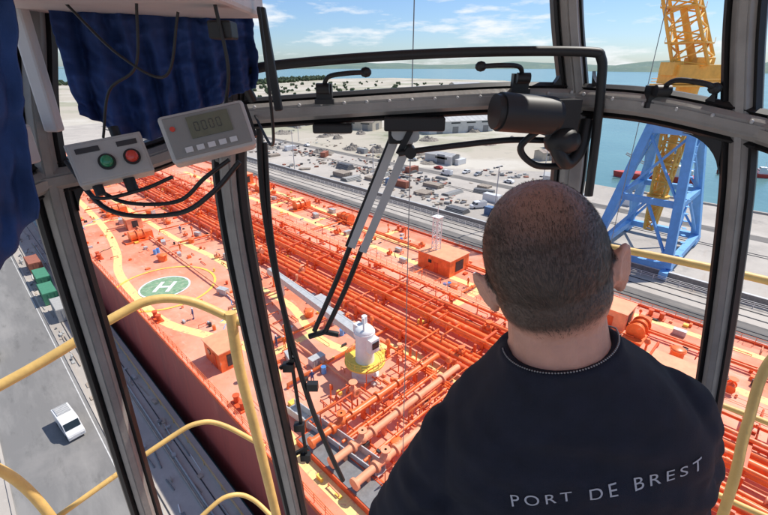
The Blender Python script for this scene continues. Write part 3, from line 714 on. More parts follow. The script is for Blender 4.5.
for r_ in range(5):
    for k in range(5):ps2.box((-2+k*1.0,U(-.2,.2),.2+.4*r_),(.85,7,.36))
tb=ps2.build('timber_stack',M('weathered_timber',(.36,.30,.24),.8,0,.25,2),label='stack of weathered timber beams on the quay',category='timber stack',group='timber stacks on the quay');tb.location=(115,140,QZ)
for i in range(16):
    dup(random.choice([ps,tb]),(U(108,143),U(70,260),QZ),(0,0,random.choice([0,90,U(0,90)])),(U(.5,1.1),U(.5,1.1),U(.3,.7)))
g=G()
cl=[(U(108,170),U(60,290),U(3,12)) for _ in range(22)]
for i in range(800):
    x,y,rr=random.choice(cl);c=random.gauss(x,rr*.6);s=random.gauss(y,rr)
    if c<107 or c>174 or 145<c<152:continue
    h=U(.1,.8);g.box((c,s,QZ+h/2+.01),(U(.2,1.6),U(.2,2.0),h),random.choice([0,1,0,5,5,5,4,2]),(0,0,U(0,90)))
g.build('scattered_yard_material',[m_grey,m_cgy,m_dark,m_wht,m_cr,m_tan],kind='stuff')
g=G()
for i in range(210):
    c=random.choice([U(8.0,10.0),U(3.9,4.8),U(6,7)]);s=U(20,150);h=U(.06,.4)
    if i%3:g.box((c,s,QZ+h/2+.012),(U(.1,.5),U(.2,1.4),h),random.choice([0,1,1,5,5,1]),(0,0,U(-10,10)))
    else:g.tube([(c,s,QZ+.1),(c+U(-.3,.3),s+U(1,5),QZ+.1)],U(.04,.1),6,random.choice([0,1,5,3]))
for i in range(26):
    s=22+i*4.6;g.cyl((10.4,s,QZ),(10.4,s,QZ+1.05),.04,n=5,m=4)
g.tube([(10.4,22,QZ+1.0),(10.4,140,QZ+1.0)],.03,5,4);g.tube([(10.4,22,QZ+.55),(10.4,140,QZ+.55)],.03,5,4)
g.tube([(8.4,10,QZ+.15),(8.4,140,QZ+.15)],.13,6,1);g.tube([(8.0,10,QZ+.15),(8.0,140,QZ+.15)],.09,6,5)
g.build('dockside_clutter',[m_grey,m_cgy,m_dark,m_wht,m_rail,m_tan],kind='stuff')
m_rub=layered('rubble',(.32,.28,.235),[((.16,.14,.12),1,.45,.6,.8,(1,1,1)),((.46,.41,.35),2,.55,.7,.8,(1,1,1))],.95,bump=(1,2,.3))
def heap(seed):
    g=G();n=22;vs=[]
    for i in range(n+1):
        for j in range(n+1):
            x=(i/n-.5)*2;y=(j/n-.5)*2;d=max(0,1-(x*x+y*y));h=d**.8*(1+.9*noise.noise(Vector((x*2,y*2,seed)))+.5*noise.noise(Vector((x*7,y*7,seed))))
            vs.append((x*5,y*5,max(h,0)*2.6-.02))
    g.add(vs,[(i*(n+1)+j,(i+1)*(n+1)+j,(i+1)*(n+1)+j+1,i*(n+1)+j+1) for i in range(n) for j in range(n)],0,False)
    return g.build('rubble_heap',m_rub,label='heap of grey-brown rubble on bare ground',category='rubble heap',group='rubble heaps in the yard')
hs=[heap(i*3.3) for i in range(3)];hs[0].location=(165,170,QZ);hs[1].location=(160,185,QZ);hs[2].location=(175,150,QZ)
for i in range(52):dup(random.choice(hs),(U(125,330),U(130,330),QZ),(0,0,U(0,360)),(U(.5,1.6),U(.5,1.6),U(.3,.9)))
lp=empty('lamp_post',(104.5,60,QZ),label='tall grey floodlight mast beside the quay wall',category='lamp post',group='floodlight masts along the quay')
g=G();g.cyl((0,0,0),(0,0,18),.2,.12,n=8);g.bar((-1.2,0,18),(1.2,0,18),.2,.15,(0,0,1));g.build('mast',m_lgrey,lp)
for x in(-1.1,1.1):
    g=G();g.box((x,0,17.8),(.7,.5,.25));g.build('lamp_head',m_dark,lp)
for s in(110,160,210,260):dup(lp,(104.5,s,QZ))
for s in(70,150,230):dup(lp,(155,s,QZ))
def shed(c,s,sx,sy,h,mw,mr,rz,label):
    e=empty('warehouse',(c,s,QZ),(0,0,rz),label=label,category='warehouse')
    g=G();g.box((0,0,h/2),(sx,sy,h));
    for sg in(-1,1):g.add([(-sx/2,sg*sy/2,h),(sx/2,sg*sy/2,h),(0,sg*sy/2,h+sx*.13)],[(0,1,2)])
    g.build('wall',mw,e)
    g=G()
    for sg in(-1,1):
        a=Vector((sg*(sx/2+.4),0,h-.05));b=Vector((0,0,h+sx*.13+.12));g.add([(a.x,-sy/2-.4,a.z),(a.x,sy/2+.4,a.z),(0,sy/2+.4,b.z),(0,-sy/2-.4,b.z)],[(0,1,2,3)])
        for i in range(int(sy/4)):
            y=-sy/2+2+i*4;g.bar((a.x,y,a.z+.05),(0,y,b.z+.05),.15,.08,(0,0,1))
    g.build('roof',mr,e)
    for i in range(max(1,int(sy/12))):
        y=-sy/2+6+i*12
        g=G();g.box((-sx/2-.04,y,2.2),(.08,4.5,4.4));g.build('door',m_grey,e)
        g=G();g.box((-sx/2-.04,y,h-1.2),(.08,7,.9));g.build('window',m_glassd,e)
    g=G();g.box((0,-sy/2-.04,2.3),(5,.08,4.6));g.build('door',m_grey,e)
    return e
m_wall1=M('shed_cladding_white',(.58,.57,.54),.6,0,.1,.3);m_wall2=M('shed_cladding_beige',(.46,.41,.33),.7,0,.1,.3);m_rf=M('shed_roof_grey',(.46,.46,.45),.6,0,.15,.2);m_rf2=M('shed_roof_brown',(.3,.24,.2),.7,0,.15,.2);m_rfb=M('shed_roof_blue',(.25,.33,.4),.6,0,.15,.2)
for a in [(168,128,7,16,4,m_wall1,m_rf,0,'small white gabled shed beside the yard road'),(262,190,22,50,8,m_wall1,m_rf,64,'long white warehouse with pale roof'),
    (330,185,18,40,7,m_wall2,m_rf2,64,'beige warehouse with brown roof'),
    (300,240,26,60,9,m_wall1,m_rfb,64,'white warehouse with blue-grey roof'),(400,230,24,50,8,m_wall1,m_rf,64,'white warehouse near the waterfront'),(470,300,30,70,10,m_wall2,m_rf,64,'large beige warehouse near the waterfront'),
    (220,250,16,36,6,m_wall2,m_rf2,20,'beige shed with brown roof in the yard'),(200,310,20,44,7,m_wall1,m_rf,10,'white shed in the storage yard'),(250,105,8,18,5,m_wall1,m_rfb,64,'small white shed on the harbour edge'),(212,95,7,12,4,m_wall2,m_rf2,64,'small beige shed on the harbour edge'),
    (164,66,6,14,4,m_wall1,m_rf,0,'small white shed by the quay'),(400,360,26,50,8,m_wall1,m_rf,30,'white warehouse on the sandy ground'),(650,420,30,60,8,m_wall1,m_rf,64,'white warehouse on reclaimed land'),(800,560,30,60,8,m_wall2,m_rf,60,'pale warehouse on reclaimed land')]:shed(*a)
m_tree=layered('foliage',(.06,.09,.04),[((.035,.055,.028),.2,.45,.6,.8,(1,1,1)),((.10,.13,.06),.5,.55,.7,.6,(1,1,1))],.9)
g=G()
def clump(x,y,h):
    for k in range(4):
        c=Vector((x+U(-h,h)*.6,y+U(-h,h)*.6,QZ+h*U(.3,.75)));r=h*U(.25,.5)
        n=6;vs=[]
        for i in range(5):
            for j in range(n):
                ph=math.pi*i/4;t=2*math.pi*j/n;q=r*U(.7,1.25);vs.append(c+Vector((q*math.sin(ph)*math.cos(t),q*math.sin(ph)*math.sin(t),q*math.cos(ph)*.9)))
        g.add(vs,[(i*n+j,(i+1)*n+j,(i+1)*n+(j+1)%n,i*n+(j+1)%n) for i in range(4) for j in range(n)])
for i in range(420):
    t=random.random()
    if i%2:x,y=581+t*400,1070+t*230
    else:x,y=100+t*480,1480-t*400
    clump(x+U(-30,10),y+U(-60,10),U(6,13))
for i in range(120):clump(U(300,900),U(500,950),U(3,7))
g.build('far_wood',m_tree,kind='stuff')
# ------------------------------------------------------------ harbour crane
hc=empty('harbour_crane',(117.6,24.0,QZ),label='tall yellow slewing crane on a splayed blue portal',category='crane')
g=G();H=31
feet=[(-13.5,-8),(13.5,-8),(13.5,8),(-13.5,8)];tops=[(-4,-4),(4,-4),(4,4),(-4,4)]
def bm_(g,a,b,w):g.bar(a,b,w,w,(0,0,1) if abs((Vector(b)-Vector(a)).normalized().z)<.9 else (0,1,0))
def at_(q,f0,t0):return (f0[0]+(t0[0]-f0[0])*q,f0[1]+(t0[1]-f0[1])*q,2.2+(H-2.2)*q)
for f_,t_ in zip(feet,tops):bm_(g,(*f_,2.2),(*t_,H),1.8)
for i in range(4):
    a=feet[i];b=feet[(i+1)%4];ta=tops[i];tb_=tops[(i+1)%4]
    bm_(g,(*a,2.4),(*b,2.4),1.5)
    bm_(g,at_(.45,a,ta),at_(.45,b,tb_),1.3);bm_(g,at_(.97,a,ta),at_(.97,b,tb_),1.8)
    mid=[(u_+v_)/2 for u_,v_ in zip(at_(.45,a,ta),at_(.45,b,tb_))]
    bm_(g,at_(.03,a,ta),mid,.5);bm_(g,at_(.03,b,tb_),mid,.5)
    bm_(g,at_(.45,a,ta),at_(.95,b,tb_),.45);bm_(g,at_(.45,b,tb_),at_(.95,a,ta),.45)
for f_ in feet:
    g.box((f_[0],f_[1],1.3),(5,1.6,1.4))
    for x in(-1.7,-.6,.6,1.7):g.cyl((f_[0]+x,f_[1]-.5,.45),(f_[0]+x,f_[1]+.5,.45),.42,n=12)
for i in range(16):g.bar((-6.5+.2*i,-9+.25*i,3+i*1.6),(-5.5+.2*i,-8.5+.25*i,3+i*1.6),.8,.08,(0,0,1))
g.build('portal',m_blue,hc)
g=G();g.cyl((0,0,29),(0,0,39),1.9,2.2,n=20);lattice(g,(0,0,6),(0,0,30),1.8,8,.34,w1=4.4);g.cyl((0,0,8),(0,0,30),.7,.9,n=12)
for z in(14,22,30.5):g.cyl((0,0,z),(0,0,z+.6),2.4,n=20)
g.build('king_post',m_cyel,hc)
g=G();g.box((-.5,0,41.3),(9.5,6.5,3.8));g.box((-.5,0,39.1),(11.5,8,.4));g.box((-5,0,42.4),(2,4.6,2.6));g.box((1,0,43.8),(4,4,1.6));g.build('machinery_house',m_cyel,hc,(0,0,0),(0,0,-40),bevel=.1)
g=G();g.box((2.5,-4.9,40.8),(2.6,2.4,2.6));g.box((2.7,-4.9,41.1),(2.64,2.44,1.1),1);g.build('operator_cabin',[m_cyel,m_glassd],hc)
g=G();p0=Vector((0,0,43));p1=Vector((-12.5,12.5,79));lattice(g,p0,p1,6.0,13,.36,w1=3.4)
for t,wd in((.12,7.4),(.3,6.6),(.48,6.2)):
    p=p0.lerp(p1,t);g.box(p,(wd,wd,.3))
    for i in(-1,1):
        for j in(-1,1):g.cyl(p+Vector((i*wd/2,j*wd/2,0)),p+Vector((i*wd/2,j*wd/2,1.1)),.06,n=4)
g.cyl(p0,p0.lerp(p1,.3),.8,.6,n=12)
g.build('tower',m_cyel,hc)
g=G()
for a,b in(((-5.7,-4.4),(5.6,-4.4)),((5.6,-4.4),(5.6,4.4)),((-5.7,4.4),(5.6,4.4))):
    for h in(.5,1.1):g.cyl((*a,39.3+h),(*b,39.3+h),.07,n=5)
g.build('railing',m_cyel,hc,(0,0,0),(0,0,-40))
rv=empty('work_vessel',(222,47,-14),(0,0,20),label='red work vessel moored in the basin behind the quay',category='ship');rv.scale=(.62,.62,.62)
g=G();pr=[(-5,-26),(5,-26),(6,-20),(6,14),(3.5,24),(0,30),(-3.5,24),(-6,14),(-6,-20)];n=len(pr)
g.add([(x,y,4) for x,y in pr]+[(x*.85,y*.97,-1) for x,y in pr],[(i,(i+1)%n,n+(i+1)%n,n+i) for i in range(n)]+[list(range(n))[::-1]]);g.build('hull',M('red_hull_paint',(.6,.07,.05),.5,0,.15,.5),rv)
g=G();g.box((0,-14,6.5),(9,10,5));g.box((0,-13,10),(7,6,2.4));g.build('superstructure',m_wht,rv)
g=G();g.box((0,-9.95,10.2),(6.4,.1,1));g.box((0,-8.95,7.5),(8,.1,.8));g.build('window',m_glassd,rv)
g=G();g.cyl((0,-14,11),(0,-14,18),.3,.15,n=8);g.build('mast',m_wht,rv)
g=G();lattice(g,(0,5,4),(0,5,15),2,5,.15);lattice(g,(0,5,8),(0,24,17),1.4,8,.12);g.build('derrick',m_cr,rv)
for c,s,r in((260,20,20),(330,60,80)):
    b=dup(rv,(c,s,-14),(0,0,r),.4);b['label']='small red work boat afloat in the basin'
for x,y in((.55,9),(8.6,15)):
    q=math.sqrt(.5);g=G();g.cyl((0,0,-9.5),(0,0,60),.012,n=6);g.cyl((0,0,-9.9),(0,0,-9.3),.12,.03,n=8)
    g.build('hoist_rope',m_grey,loc=((x+y)*q,(y-x)*q,0),label='thin steel hoist rope hanging outside the cab',category='rope',group='hoist ropes of the crane')

# ------------------------------------------------------------ crane cab (local: x right, y forward, z up from eye height)
CR=(0,0,-45)
cab=empty('crane_cab',(0,0,CAMZ),CR,label='grey-framed glazed crane operator cab seen from inside',category='crane cab')
def cp(g,name,mats,bevel=0,**kw):return g.build(name,mats,cab,bevel=bevel,**kw)
nF=Vector((0,1,0));nL=Vector((-1,1,0)).normalized();nR=Vector((1,1,0)).normalized()
def post(pts,wd,dp,nrm,gask=.018):
    g=G();pts=[Vector(p) for p in pts];k=len(pts)
    def sweep(sec,m):
        vs=[]
        for i,p in enumerate(pts):
            a=(pts[min(i+1,k-1)]-pts[max(i-1,0)]).normalized();n_=(Vector(nrm)-a*Vector(nrm).dot(a)).normalized();x=a.cross(n_)
            for sx,sy in sec:vs.append(p+x*sx+n_*sy)
        q=len(sec)
        g.add(vs,[(i*q+j,i*q+(j+1)%q,(i+1)*q+(j+1)%q,(i+1)*q+j) for i in range(k-1) for j in range(q)]+[list(range(q))[::-1],list(range((k-1)*q,k*q))],m)
    h=wd/2;b=.012
    sweep([(-h+b,-dp/2),(h-b,-dp/2),(h,-dp/2+b),(h,dp/2),(-h,dp/2),(-h,-dp/2+b)],0)
    for sg in(-1,1):
        c=sg*(h+gask/2)
        sweep([(c-gask*.5,-.012),(c-gask*.1,-.02),(c+gask*.5,-.006),(c+gask*.5,.02),(c-gask*.5,.02)],1)
    sweep([(-h*.35,-dp/2-.006),(h*.35,-dp/2-.006),(h*.35,-dp/2+.004),(-h*.35,-dp/2+.004)],0)
    return g
cp(post(curve([(-.50,1.5,-.1),(-.55,1.5,-.4),(-.535,1.5,-1.0),(-.46,1.5,-2.17),(-.45,1.5,-2.5)]),.056,.06,nF,.028),'window_post',[m_frame,m_blk])
cp(post(curve([(-.43,1.5,.5),(-.455,1.5,.18),(-.50,1.5,-.12)]),.04,.06,nF),'window_post',[m_dark,m_blk])
cp(post(curve([(.50,1.5,.5),(.555,1.5,.18),(.63,1.5,-.1)]),.055,.06,nF),'window_post',[m_frame,m_blk])
cp(post(curve([(.63,1.5,-.1),(.66,1.5,-.5),(.63,1.5,-1.3),(.6,1.5,-2.5)]),.08,.06,nF),'window_post',[m_frame,m_blk])
cp(post(curve([(-.78,1.22,.5),(-.84,1.16,.1),(-.885,1.115,-.25),(-.90,1.10,-1.0),(-.91,1.09,-1.7),(-.91,1.09,-2.5)]),.048,.06,nL,.024),'window_post',[m_frame,m_blk])
cp(post(curve([(.87,1.28,.5),(.915,1.25,.15),(.965,1.2,-.15)]),.05,.05,nR),'window_post',[m_frame,m_blk])
cp(post(curve([(.965,1.2,-.15),(1.0,1.16,-.4),(1.06,1.10,-.93),(1.12,1.04,-1.6),(1.15,1.0,-2.4)]),.042,.05,nR),'window_post',[m_frame,m_blk])
cp(post(curve([(-.52,1.5,-.155),(-.43,1.5,-.145),(.05,1.5,-.115),(.4,1.5,-.098),(.64,1.5,-.10)]),.062,.07,nF),'cross_beam',[m_frame,m_blk])
cp(post(curve([(.63,1.5,-.10),(.8,1.34,-.11),(1.0,1.16,-.155)]),.062,.07,nR),'cross_beam',[m_frame,m_blk])
cp(post(curve([(1.0,1.16,-.155),(1.12,.85,-.22),(1.18,.3,-.3)]),.06,.07,(1,0,0)),'cross_beam',[m_frame,m_blk])
cp(post(curve([(-.5,1.5,-.165),(-.7,1.3,-.25),(-.9,1.1,-.275)]),.055,.07,nL),'cross_beam',[m_frame,m_blk])
cp(post(curve([(-.9,1.1,-.275),(-1.0,.7,-.33),(-1.05,0,-.4)]),.055,.07,(-1,0,0)),'cross_beam',[m_frame,m_blk])
g=G();g.sph((0,0,0),(.006,.004,.006),8);scm=g.mesh('screw',[m_lgrey])
def screw(p):
    ob=bpy.data.objects.new('screw',scm);COL.objects.link(ob);ob.parent=cab;ob.location=p
for i in range(15):
    t=i/14;x=-.42+t*1.02;screw((x,1.462,-.145+.045*t+.022))
for i in range(6):
    t=i/5;p=Vector((.66,1.47,-.10)).lerp(Vector((.98,1.18,-.15)),t)-nR*.042;screw(p+Vector((0,0,.018)))
def corner(c,ax,az,r,nrm):
    """fills the square corner at c; ax,az point into the pane"""
    g=G();c=Vector(c);ax=Vector(ax).normalized();az=Vector(az).normalized();k=8
    ctr=c+ax*r+az*r;arc=[ctr-ax*r*math.cos(R(90*i/k))-az*r*math.sin(R(90*i/k)) for i in range(k+1)]
    n_=Vector(nrm)*.015;vs=[c-n_]+[p-n_ for p in arc]+[c+n_]+[p+n_ for p in arc];q=k+2
    fs=[(0,i+1,i+2) for i in range(k)]+[(q,q+i+2,q+i+1) for i in range(k)]+[(i+1,q+i+1,q+i+2,i+2) for i in range(k)]
    g.add(vs,fs,0);cp(g,'corner_gasket',m_blk)
corner((-.505,1.5,-.18),(1,0,.03),(-.03,0,-1),.09,nF);corner((.62,1.5,-.14),(-1,0,-.03),(0,0,-1),.09,nF)
corner((.675,1.475,-.135),(1,-1,-.1),(0,0,-1),.07,nR);corner((.945,1.22,-.185),(-1,1,.1),(.1,-.1,-1),.10,nR)
corner((-.46,1.5,-.11),(1,0,.03),(.2,0,1),.06,nF);corner((.575,1.5,-.065),(-1,0,0),(-.2,0,1),.06,nF)
corner((.91,1.24,-.10),(-1,1,.1),(-.15,.1,1),.06,nR);corner((.67,1.47,-.065),(1,-1,0),(-.1,.1,1),.05,nR)
corner((-.855,1.145,-.30),(1,1,.2),(0,0,-1),.07,nL);corner((-.56,1.44,-.225),(-1,-1,-.2),(0,0,-1),.07,nL)
g=G();g.bar((-.45,1.5,-2.5),(.6,1.5,-2.5),.08,.06,nF);g.bar((-.45,1.5,-2.5),(-.91,1.09,-2.5),.08,.06,nL);g.bar((.6,1.5,-2.5),(1.15,1.0,-2.4),.08,.06,nR);cp(g,'window_sill',m_frame)
g=G();rp=[(-1.15,-.6),(-1.12,.6),(-.95,1.25),(-.5,1.66),(.55,1.66),(1.05,1.32),(1.3,.6),(1.3,-.6)];n=len(rp)
g.add([(x,y,.5) for x,y in rp]+[(x,y,.58) for x,y in rp],[list(range(n))[::-1],list(range(n,2*n))]+[(i,(i+1)%n,n+(i+1)%n,n+i) for i in range(n)]);cp(g,'roof',m_wplast)
g=G();g.box((0.25,-.1,-1.53),(1.6,1.7,.06));cp(g,'floor',m_dark)
g=G()
for x in(-1.08,1.22):g.box((x,-.55,-.5),(.07,.07,2.1))
g.box((.07,-.58,-1.2),(2.3,.05,.7));cp(g,'rear_wall',m_frame)
g=G();g.tube(curve([(-.415,1.44,-.10),(-.425,1.41,-.045),(-.40,1.4,-.012),(-.25,1.4,.008),(.047,1.4,.028),(.34,1.4,.038),(.60,1.4,.037),(.645,1.4,.02),(.66,1.4,-.05),(.675,1.4,-.2),(.69,1.4,-.40)],6),.014,12)
cp(g,'grab_bar',m_blk)
def latch(bx,by,bz,tip):
    b=Vector((bx,by,bz));t=Vector(tip);g=G();g.box(b,(.05,.03,.045));g.box(b+Vector((0,-.01,-.03)),(.06,.02,.015));g.cyl(b+Vector((-.02,-.03,.01)),b+Vector((.02,-.03,.01)),.016,n=10)
    g.tube(curve([b+Vector((0,-.02,.01)),b+(t-b)*.15+Vector((0,-.04,.035)),b+(t-b)*.6+Vector((0,-.05,.02)),t],5),.007,8);g.sph(t,(.018,.015,.015),10)
    cp(g,'window_latch',m_blk)
latch(-.19,1.46,-.075,(-.055,1.40,-.018));latch(.43,1.46,-.045,(.29,1.40,-.002));latch(.79,1.33,-.075,(.88,1.22,-.055));latch(-.44,1.43,.16,(-.41,1.38,.11))
g=G();g.box((.10,1.47,-.175),(.2,.05,.045));g.box((-.17,1.47,-.19),(.13,.04,.03));g.box((.045,1.55,-.2),(.06,.06,.1));cp(g,'wiper_motor_housing',m_blk,bevel=.006)
g=G();g.bar((.055,1.56,-.20),(-.13,1.57,-.66),.030,.014,nF);g.bar((.10,1.56,-.22),(-.085,1.57,-.68),.030,.014,nF);g.cyl((.05,1.5,-.21),(.05,1.6,-.21),.025,n=12);g.cyl((.1,1.5,-.22),(.1,1.6,-.22),.022,n=12);cp(g,'wiper_arm',m_lgrey)
g=G();g.bar((.034,1.58,-.21),(-.15,1.585,-.66),.012,.02,nF);g.tube(curve([(-.12,1.575,-.62),(-.2,1.575,-.82),(-.305,1.575,-1.06)],6),.011,8);g.tube(curve([(-.085,1.575,-.66),(-.16,1.575,-.85),(-.26,1.575,-1.07)],6),.011,8);g.tube([(-.33,1.575,-1.09),(-.26,1.575,-1.065),(-.2,1.575,-1.08)],.013,6);cp(g,'wiper_blade',m_blk)
g=G();g.tube(curve([(.05,1.48,-.275),(.12,1.47,-.262),(.28,1.46,-.240),(.42,1.45,-.225),(.56,1.44,-.225)],6),.010,8);g.cyl((.09,1.46,-.27),(.09,1.53,-.27),.02,n=12);g.bar((.09,1.5,-.2),(.05,1.5,-.28),.02,.015,nF);cp(g,'wiper_linkage',m_blk)
g=G();g.tube(curve([(-.44,1.56,-.2),(-.455,1.56,-.5),(-.43,1.56,-.9),(-.36,1.56,-1.4),(-.28,1.56,-1.75),(-.215,1.56,-1.98)],6),.013,8)
g.tube(curve([(-.425,1.56,-.25),(-.44,1.56,-.6),(-.42,1.56,-1.1),(-.405,1.56,-1.5),(-.39,1.56,-1.85)],6),.009,8)
for x,z in((-.43,-1.24),(-.41,-1.6),(-.395,-1.8),(-.33,-1.35)):g.box((x,1.555,z),(.05,.03,.04))
g.bar((-.47,1.56,-1.25),(-.40,1.56,-1.2),.016,.016,nF);g.bar((-.45,1.56,-1.79),(-.38,1.56,-1.74),.016,.016,nF);cp(g,'wiper_blade',m_blk)
g=G();g.cyl((.34,1.33,-.125),(.51,1.37,-.14),.056,n=24);g.cyl((.325,1.327,-.124),(.345,1.33,-.125),.05,n=24);g.cyl((.51,1.37,-.14),(.53,1.375,-.142),.045,n=20)
g.box((.56,1.42,-.15),(.09,.07,.11),0,(0,0,10));g.tube(curve([(.53,1.4,-.2),(.56,1.38,-.26),(.60,1.40,-.29),(.64,1.42,-.25),(.66,1.44,-.16)]),.022,10);g.sph((.57,1.4,-.22),(.06,.05,.045),12)
g.tube(curve([(.50,1.38,-.17),(.44,1.40,-.24),(.5,1.42,-.30),(.60,1.44,-.31)]),.011,8)
cp(g,'fan_motor',m_blk)
g=G();g.box((-.60,1.10,.215),(.56,.42,.20),0,(0,0,0));g.box((-.56,.885,.125),(.5,.02,.03),1);g.box((-.40,.88,.17),(.1,.02,.05),1);cp(g,'ceiling_housing',[m_wplast,m_dark],bevel=.012)
g=G();g.box((-.86,1.03,-.17),(.05,.04,.09));g.box((-.82,1.10,.1),(.035,.03,.5));cp(g,'junction_box',m_wplast,bevel=.006)
g=G();g.bar((-.3,1.2,.13),(-.28,1.2,-.11),.02,.02,nF);g.box((-.35,1.05,.07),(.05,.05,.035));cp(g,'bracket',m_blk,bevel=.004)
def hrail(pts,r=.024):
    g=G();g.tube(curve(pts,8),r,12);cp(g,'handrail',m_rail)
hrail([(-2.6,.7,-1.55),(-1.71,1.50,-1.30),(-1.35,1.83,-1.15),(-1.21,1.95,-1.12),(-1.05,2.02,-1.17),(-.84,2.03,-1.29),(-.79,2.03,-1.31)])
hrail([(-.845,2.02,-1.24),(-.84,2.0,-1.6),(-.79,1.98,-2.2),(-.735,1.95,-2.9),(-.71,1.95,-3.4)],.030)
hrail([(-2.6,.95,-2.6),(-1.8,1.58,-2.28),(-1.35,1.95,-2.12),(-1.19,2.06,-2.09),(-1.05,2.1,-2.15),(-.80,2.09,-2.33)],.016)
hrail([(-1.6,1.7,-3.1),(-1.25,2.0,-2.86),(-1.1,2.1,-2.82),(-.95,2.12,-2.9),(-.72,2.0,-3.05)],.016)
hrail([(-1.95,1.28,-1.36),(-1.85,1.5,-1.9),(-1.72,1.5,-2.5),(-1.6,1.45,-3.1)],.024)
hrail([(.6,2.3,-.96),(1.0,2.25,-.91),(1.27,2.11,-.90),(1.80,1.78,-.92),(2.3,1.35,-.95)],.020)
hrail([(1.95,1.5,-.92),(1.68,1.5,-1.13),(1.56,1.38,-1.4),(1.50,1.28,-1.62),(1.46,1.2,-2.0)],.020)
hrail([(.9,2.2,-1.9),(1.3,2.0,-1.62),(1.62,1.7,-1.55),(2.2,1.3,-1.6)],.014)
hrail([(1.2,1.7,-2.05),(1.4,1.5,-1.85),(1.7,1.3,-1.86),(2.2,1.0,-1.9)],.014)

# ------------------------------------------------------------ control box, display, cables
def local_root(name,loc,rot,sc_=1,**kw):
    p=cpt(loc);e=bpy.data.objects.new(name,None);COL.objects.link(e);e.location=(p.x,p.y,p.z+CAMZ);e.empty_display_size=.1;e.scale=(sc_,)*3
    e.rotation_euler=(Matrix.Rotation(R(-45),3,'Z')@Euler([R(a) for a in rot]).to_matrix()).to_euler()
    for k,v in kw.items():e[k]=v
    return e
cbx=local_root('control_box',(-.64,1.01,-.205),(-22,-7,33),.94,label='grey push-button box with green and red buttons on the window frame',category='control box')
g=G();g.box((0,0,0),(.165,.07,.10));g.box((0,-.035,0),(.155,.006,.09));g.build('case',m_plast,cbx,bevel=.006)
m_gb=M('green_button_plastic',(.02,.22,.10),.25,0,.1,5,coat=.5);m_rb=M('red_button_plastic',(.62,.05,.03),.25,0,.1,5,coat=.5)
for x,mm in((-.01,m_gb),(.045,m_rb)):
    g=G();g.cyl((x,-.037,-.008),(x,-.046,-.008),.019,n=24);g.build('bezel',m_blk,cbx)
    g=G();g.cyl((x,-.044,-.008),(x,-.056,-.008),.0145,.013,n=24);g.sph((x,-.055,-.008),(.013,.006,.013),16);g.build('push_button',mm,cbx)
for x,wd in((-.04,.05),(.045,.045)):
    g=G();g.box((x,-.0395,.028),(wd,.002,.012));g.build('label_plate',m_dark,cbx)
for a,b,r in(((.02,0,-.05),(.02,0,-.085),.014),((-.05,0,-.05),(-.05,0,-.075),.012),((.03,0,.05),(.03,0,.08),.012)):
    g=G();g.cyl(a,b,r,n=12);g.build('cable_gland',m_blk,cbx)
dsp=local_root('display_unit',(-.387,.975,-.137),(-20,-10,24),.9,label='grey weighing display unit with small screen and keys',category='display')
g=G();g.box((0,.01,0),(.20,.075,.112));g.build('case',m_plast,dsp,bevel=.008)
g=G();g.box((0,-.0295,0),(.182,.006,.096));g.build('bezel',M('dark_grey_plastic',(.25,.245,.23),.5,0,.05,20),dsp,bevel=.003)
g=G();g.box((.008,-.034,.014),(.096,.006,.05),0);g.build('screen',M('lcd_glass',(.13,.14,.10),.15,0,.08,30),dsp)
g=G()
for k in range(4):
    x0=-.022+k*.017
    for dx,dz,sx,sz in((0,.010,.008,.0014),(0,-.010,.008,.0014),(-.0045,.005,.0014,.008),(.0045,.005,.0014,.008),(-.0045,-.005,.0014,.008),(.0045,-.005,.0014,.008)):g.box((x0+dx,-.0375,.014+dz),(sx,.001,sz))
g.build('screen_segment',m_dark,dsp)
for i in range(5):
    g=G();g.box((-.055+i*.026,-.034,-.033),(.017,.006,.012));g.build('key',m_wplast,dsp)
g=G();g.cyl((-.075,-.033,.02),(-.075,-.036,.02),.006,n=12);g.build('indicator_lamp',m_rb,dsp)
g=G();g.bar((.10,.02,-.03),(.10,.02,.05),.02,.03,nF);g.build('mounting_bracket',m_blk,dsp)
for pts,r in (([(-.70,1.0,-.26),(-.62,.99,-.30),(-.50,1.0,-.30),(-.42,.99,-.24),(-.36,1.0,-.20)],.005),([(-.80,1.08,-.22),(-.66,.98,-.315),(-.50,.98,-.325),(-.40,.97,-.27),(-.33,.98,-.2)],.006),
    ([(-.80,1.1,-.24),(-.7,1.0,-.29),(-.58,.99,-.27),(-.5,1.0,-.24)],.0045),([(-.66,1.02,.12),(-.56,1.0,.02),(-.47,1.0,-.02),(-.42,1.0,.10)],.003),([(-.50,1.0,.12),(-.53,1.0,0),(-.60,1.0,-.05),(-.64,1.0,-.15)],.003),
    ([(-.35,1.02,.12),(-.34,1.02,-.0),(-.36,1.03,-.08)],.004),([(-.28,1.1,.12),(-.275,1.1,-.1),(-.31,1.2,-.2),(-.42,1.46,-.15)],.004)):
    g=G();g.tube(curve(pts,8),r,8);g.build('cable',m_blk,loc=(0,0,CAMZ),rot=CR,label='black electrical cable looping below the control boxes',category='cable',group='cables in the cab')

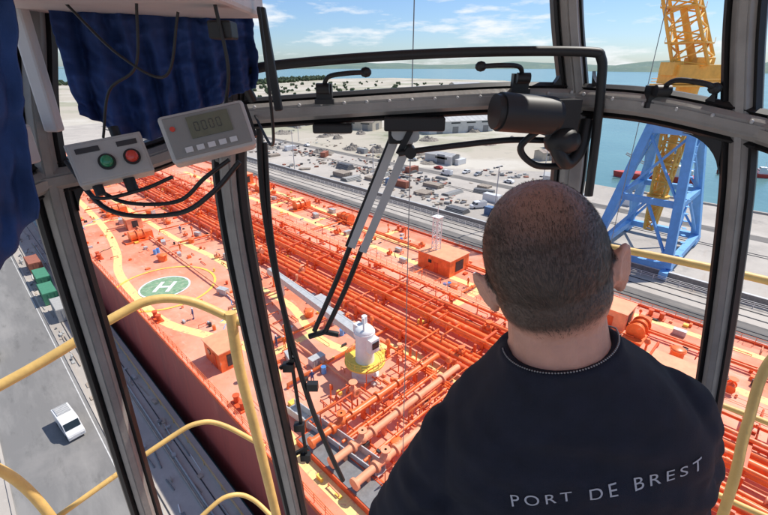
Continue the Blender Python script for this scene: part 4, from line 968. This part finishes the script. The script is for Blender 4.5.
# ------------------------------------------------------------ curtains
def cloth(name,a,b,ztop,zbot,folds,amp,mat,label,cat,seed,nrm,nx=170,nz=70,shear=(0,0,0)):
    g=G();a=Vector(a);b=Vector(b);nrm=Vector(nrm).normalized();vs=[];shear=Vector(shear)
    for j in range(nz+1):
        v=j/nz
        for i in range(nx+1):
            u=i/nx;zb=zbot(u);z=ztop+(zb-ztop)*v
            wx=u+.04*noise.noise(Vector((u*3,v*2.5,seed)))
            ph=wx*folds*2*math.pi+1.6*noise.noise(Vector((u*4,v*1.3,seed+3)))
            off=amp*(.35+.65*v)*(math.sin(ph)+.35*math.sin(2.3*ph+1))+amp*1.1*noise.noise(Vector((u*7,v*6,seed+7)))+amp*.6*noise.noise(Vector((u*16,v*15,seed+9)))
            off+=amp*.5*abs(noise.noise(Vector((u*9+v*5,v*11-u*4,seed+20))))
            p=a.lerp(b,min(max(wx,0),1))+nrm*off+shear*v
            vs.append((p.x,p.y,z))
    g.add(vs,[(j*(nx+1)+i,(j+1)*(nx+1)+i,(j+1)*(nx+1)+i+1,j*(nx+1)+i+1) for j in range(nz) for i in range(nx)],0,True)
    ob=g.build(name,mat,loc=(0,0,CAMZ),rot=CR,label=label,category=cat)
    s=ob.modifiers.new('s','SOLIDIFY');s.thickness=.003
    return ob
cloth('window_curtain',(-.765,1.12,0),(-.37,1.36,0),.16,lambda u:-.11-.05*math.sin(u*5)-.05*u*(1-u)*2,7,.026,m_curt,'dark blue curtain bunched over the upper window','curtain',1.,(.5,-1,0))
cloth('work_jacket',(-.80,.55,0),(-.55,.80,0),.35,lambda u:-.42+.16*max(0,u-.45)**1.3*2-.02*math.sin(u*9),3,.024,m_jack,'blue work jacket hanging from the cab ceiling','jacket',4.,(1,-.6,0),shear=(-.155,.02,0))

st=empty('operator_seat',tuple(cpt((.33,.5,-1.5))+Vector((0,0,CAMZ))),(0,0,-45),label='black padded operator seat on a pedestal',category='seat')
g=G();g.box((0,.02,.40),(.5,.5,.10));g.build('cushion',m_blk,st,bevel=.03)
g=G();g.box((0,-.27,.50),(.44,.07,.34),0,(8,0,0));g.build('backrest',m_blk,st,bevel=.03)
g=G();g.cyl((0,0,0),(0,0,.36),.06,n=16);g.cyl((0,0,0),(0,0,.04),.2,n=20);g.build('pedestal',m_grey,st)
